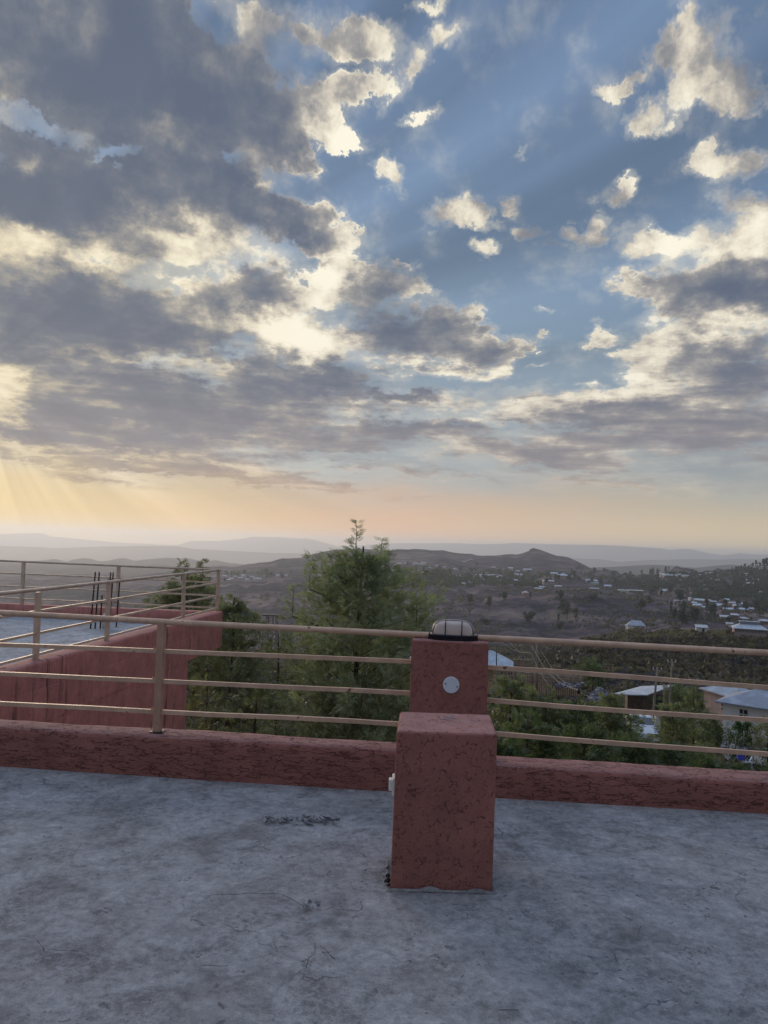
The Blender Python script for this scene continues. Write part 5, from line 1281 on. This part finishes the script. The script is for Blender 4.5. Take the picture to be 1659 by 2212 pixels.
hedge = [(1105, 1462, 19, 62, 'bright topped hedge tree just right of the pillar', 'leaf_olive'), (1180, 1492, 18, 58, 'hedge tree in front of the tan mud wall', 'leaf_olive'),
 (1255, 1512, 18, 55, 'hedge tree below the dark cable clamp', 'leaf_dark'), (1322, 1500, 18.5, 55, 'hedge tree below the rubble pile', 'leaf_olive'),
 (1150, 1545, 14.5, 75, 'dark hedge tree low beside the plaster block', 'leaf_dark'), (1270, 1560, 15, 80, 'dark low hedge tree in the middle of the row', 'leaf_dark'),
 (1375, 1585, 16, 60, 'low hedge tree in front of the parked white car', 'leaf_dark'), (1455, 1515, 21, 60, 'airy hedge tree right of the gate post', 'leaf_olive'),
 (1500, 1490, 26, 42, 'pale green hedge tree reaching up to the blue roofed house', 'leaf_olive'), (1450, 1600, 16.5, 70, 'dark low hedge tree toward the right end of the row', 'leaf_dark'),
 (1530, 1632, 19, 50, 'last low hedge tree near the blue plastic sheet', 'leaf_dark'), (1090, 1590, 13.5, 60, 'dark hedge tree at the foot of the pillar', 'leaf_dark')]
for k, (x, yt, D, w_, lab, lm) in enumerate(hedge):
    simple_tree('hedge_tree', lab, x, yt, D, [(yt + 190, w_ * 1.1), (yt + 110, w_), (yt + 60, w_ * .85), (yt + 25, w_ * .55), (yt + 6, w_ * .22)], 60, 13, .20, M[lm], 30 + k, HG, bare=.4, spread=.24)
simple_tree('round_bush', 'round dark green bush in front of the white walled house', 1609, 1560, 42, [(1640, 20), (1610, 27), (1585, 25), (1568, 14)], 40, 10, .35, M['leaf_round'], 60, tmpl=T_SIMPLE, bare=.2, spread=.4)
simple_tree('round_bush', 'spreading green bush left of the white walled house', 1538, 1545, 46, [(1620, 28), (1590, 30), (1565, 20), (1550, 8)], 34, 10, .35, M['leaf_dark'], 61, tmpl=T_SIMPLE, bare=.2, spread=.4)
simple_tree('round_bush', 'ochre green bush cut by the right picture edge', 1662, 1555, 40, [(1640, 24), (1600, 26), (1570, 14)], 26, 10, .35, M['leaf_olive'], 62, tmpl=T_SIMPLE, bare=.2, spread=.4)
simple_tree('round_bush', 'dark bush behind the tan mud wall', 1282, 1430, 88, [(1480, 20), (1460, 22), (1440, 14)], 26, 9, .6, M['leaf_dark'], 63, tmpl=T_SIMPLE, bare=.1, spread=.7)
simple_tree('round_bush', 'tree above the mud house roof beside the tallest pole', 1466, 1480, 70, [(1550, 30), (1520, 28), (1500, 20)], 34, 9, .5, M['leaf_dark'], 64, tmpl=T_SIMPLE, bare=.1, spread=.6)
for k, (x, y, w_, lab) in enumerate(((1600, 1650, 40, 'low shrubs left of the blue sheet'), (1655, 1652, 36, 'low shrub at the lower right corner above the parapet'))):
    simple_tree('low_shrub', lab, x, y - 6, 24, [(y + 60, w_), (y + 30, w_ * .9), (y + 8, w_ * .5)], 26, 8, .18, M['leaf_dark'], 70 + k, tmpl=T_SIMPLE, bare=.5, spread=.3)

def s_grass():
    x = rng.uniform(1240, 1760); D = rng.uniform(262, 345); a, _ = ta(x, 1370); X_ = a * D
    return X_, D, ground(X_, D) - .1, rng.uniform(.4, 1.0)
# near ground cover of dry tufts
def scatter(name, n, sampler, tmpl, mat, smin, smax, rng, per=7, kind='stuff', spread=.6):
    pos, dr, sz = [], [], []
    for k in range(n):
        r = sampler()
        if r is None: continue
        X_, Y_, Z_, s_ = r
        q = rng.normal(size=(per, 3)); q[:, 2] = abs(q[:, 2]) * .8 + .2
        u_ = q / np.linalg.norm(q, axis=1, keepdims=True)
        pos.append(np.array([X_, Y_, Z_]) + u_ * s_ * spread * rng.random((per, 1)) * np.array([1, 1, .6])); dr.append(q); sz.append(np.full(per, s_) * rng.uniform(.6, 1.1, per))
    o = foliage(name, np.concatenate(pos), np.concatenate(dr), np.concatenate(sz), tmpl, mat, rng)
    tag(o, kind=kind); return o
LEAF_V = np.array([(0, -.25, 0), (.55, -.42, .15), (1.0, 0, -.05), (.5, .42, .12), (0, .25, 0)])
T_CLUMP = (np.array([(0, -.3, 0), (.6, -.5, .2), (1.0, .1, -.05), (.4, .5, .15)]), np.array([(0, 1, 2, 3)]))
rng = np.random.default_rng(5)
def s_near():
    x = rng.uniform(380, 1700); D = exp(rng.uniform(log(18), log(120))); a, _ = ta(x, 1500); X_ = a * D
    return X_, D, ground(X_, D), rng.uniform(.2, .6) * (1 + D / 120)
scatter('scrub', 5200, s_near, T_CLUMP, M['scrub'], 0, 0, rng, per=8)
def s_mid():
    x = rng.uniform(-200, 1850); D = exp(rng.uniform(log(130), log(1000))); a, _ = ta(x, 1300); X_ = a * D
    if mnoise.noise(Vector((X_ * .012, D * .006, 5))) < rng.uniform(-.5, .35): return None
    return X_, D, ground(X_, D) - .2, rng.uniform(.7, 2.0) * (.7 + D / 600)
scatter('scrub', 11000, s_mid, T_CLUMP, M['scrub'], 0, 0, rng, per=6)
def s_dark():
    # brushy flank below the spur, darker
    x = rng.uniform(1180, 1750); D = rng.uniform(150, 330); a, _ = ta(x, 1400); X_ = a * D
    if x < 1300 and rng.random() < .5: return None
    if D > 285 and rng.random() < .8: return None
    return X_, D, ground(X_, D) - .2, rng.uniform(.8, 2.2)
scatter('scrub', 1900, s_dark, T_CLUMP, M['brush'], 0, 0, rng, per=9)

scatter('grass', 3000, s_grass, T_CLUMP, M['grass'], 0, 0, rng, per=7)
# far trees: a few shapes, copied one by one
def far_tree_mesh(seed, h, r, tall=1.0, n=150):
    g = np.random.default_rng(seed); q = MB(); q.tube([(0, 0, -1), (0, 0, h * .75)], [r * .10, r * .04], 5); 
    cen = [(g.normal() * r * .35, g.normal() * r * .35, h * (.35 + .6 * g.random())) for _ in range(12)]
    for k in range(n):
        c = cen[k % 12]; u_ = g.normal(size=3); u_ /= np.linalg.norm(u_); s = r * (.55 if c[2] < .7 * h else .38)
        p = np.array(c) + u_ * s * np.array([1, 1, tall]); e = g.normal(size=3); f = np.cross(e, u_); e = np.cross(u_, f)
        e = e / np.linalg.norm(e) * r * .30; f = f / np.linalg.norm(f) * r * .24
        q.add([p - e, p - f + u_ * .1, p + e, p + f], [(0, 1, 2, 3)], 1)
    return q.mesh('far_tree', [M['bark'], M['far_leaf']])
FT = [far_tree_mesh(1, 9, 3.2), far_tree_mesh(2, 12, 3.0, 1.5), far_tree_mesh(3, 7, 3.6, .8), far_tree_mesh(4, 11, 2.2, 1.6, 120)]
rr = random.Random(77)
belts = [
 ('dark evergreen tree among the houses below the long mesa', 'trees below the long mesa', 900, 34, (850, 1060), (1222, 1256)),
 ('dark tree on the wooded plateau between the castle hill and the ravine', 'trees on the wooded plateau', 800, 62, (1060, 1420), (1236, 1264)),
 ('dark tree on the wooded hillside above the town at the right', 'trees on the right hillside', 620, 80, (1400, 1665), (1238, 1292)),
 ('dark tree by the hamlet on the far ravine rim beyond the railing corner', 'trees by the far hamlet', 900, 20, (480, 680), (1240, 1252)),
 ('bushy tree standing on the dry slope below the hillside town', 'trees on the dry slope', 430, 16, (1400, 1659), (1318, 1350)),
 ('bushy tree growing on the bare ravine slope behind the lamp', 'trees on the ravine slope', 420, 14, (1000, 1400), (1290, 1360)),
]
for lab, grp, Dm, n, (xa, xb), (ya, yb) in belts:
    for k in range(n):
        x = rr.uniform(xa, xb); y = rr.uniform(ya, yb)
        if 'right hillside' in grp and rr.random() < .4: x = rr.uniform(1580, 1665)
        if 'right hillside' in grp: y += 10 if x < 1500 else 0
        X_, Y_, Z_ = on_land(x, y, Dm)
        o = link('far_tree', rr.choice(FT), None, (X_, Y_, Z_ - .3), rr.uniform(0, 6)); s_ = rr.uniform(.7, 1.25) * (1.0 if Y_ < 1400 else 1.25); o.scale = (s_, s_, s_ * rr.uniform(.85, 1.15))
        tag(o, lab, 'tree', grp)
# skyline pines on the right shoulder and small hill
for (x, y, D, h) in [(1405, 1240, 1450, 12), (1411, 1238, 1450, 14), (1420, 1240, 1450, 12), (1438, 1236, 1450, 12), (1445, 1238, 1450, 11), (1590, 1240, 1300, 14), (1601, 1238, 1300, 15), (1609, 1237, 1300, 17), (1617, 1237, 1300, 14), (1626, 1236, 1300, 18), (1633, 1236, 1300, 22), (1642, 1237, 1250, 18), (1650, 1236, 1200, 24), (1656, 1236, 1200, 26), (1664, 1236, 1200, 24), (1676, 1236, 1200, 26), (1582, 1241, 1400, 12)]:
    X_, Y_, Z_ = at(x, y, D); o = link('far_tree', rr.choice(FT[1::2]), None, (X_, Y_, ground(X_, Y_)), rr.uniform(0, 6)); s_ = h / 12; hh = max(1.0, (at(x, y - h * F / D, D)[2] - ground(X_, Y_)) / 12); o.scale = (s_, s_, min(hh, s_ * 1.6))
    tag(o, 'dark pine breaking the skyline on the right shoulder', 'tree', 'skyline pines on the right')
# dense woodland masses that nobody could count
def s_wood():
    while True:
        x = rng.uniform(1380, 1760); y = rng.uniform(1232, 1325)
        if y > 1296 and x < 1632: continue
        if x < 1500 and y > 1270: continue
        break
    X_, Y_, Z_ = on_land(x, y, 560, n=120); return X_, Y_, Z_ + rng.uniform(0, 3), rng.uniform(2.0, 4.2)
scatter('woodland', 1500, s_wood, T_CLUMP, M['far_leaf'], 0, 0, rng, per=12, spread=.9)
def s_wood2():
    x = rng.uniform(840, 1420); y = rng.uniform(1226, 1262)
    if x < 1060: y = rng.uniform(1226, 1270)
    X_, Y_, Z_ = on_land(x, y, 800, n=120)
    if mnoise.noise(Vector((X_ * .01, Y_ * .004, 9))) < -.08: return None
    return X_, Y_, Z_ + rng.uniform(0, 2), rng.uniform(2.0, 4.0)
scatter('woodland', 1700, s_wood2, T_CLUMP, M['far_leaf'], 0, 0, rng, per=12, spread=.9)

# ------------------------------------------------------------------ the air
mh = bpy.data.materials.new('haze'); mh.use_nodes = True; th = mh.node_tree; th.nodes.clear()
pv = th.nodes.new('ShaderNodeVolumePrincipled'); ou = th.nodes.new('ShaderNodeOutputMaterial'); th.links.new(pv.outputs[0], ou.inputs['Volume'])
pv.inputs['Color'].default_value = HAZE_C; pv.inputs['Density'].default_value = HAZE_D; pv.inputs['Anisotropy'].default_value = HAZE_G
q = MB(); q.box((0, 0, -135), (29400, 29400, 426)); hz_ = q.build('haze', mh); tag(hz_, kind='stuff')
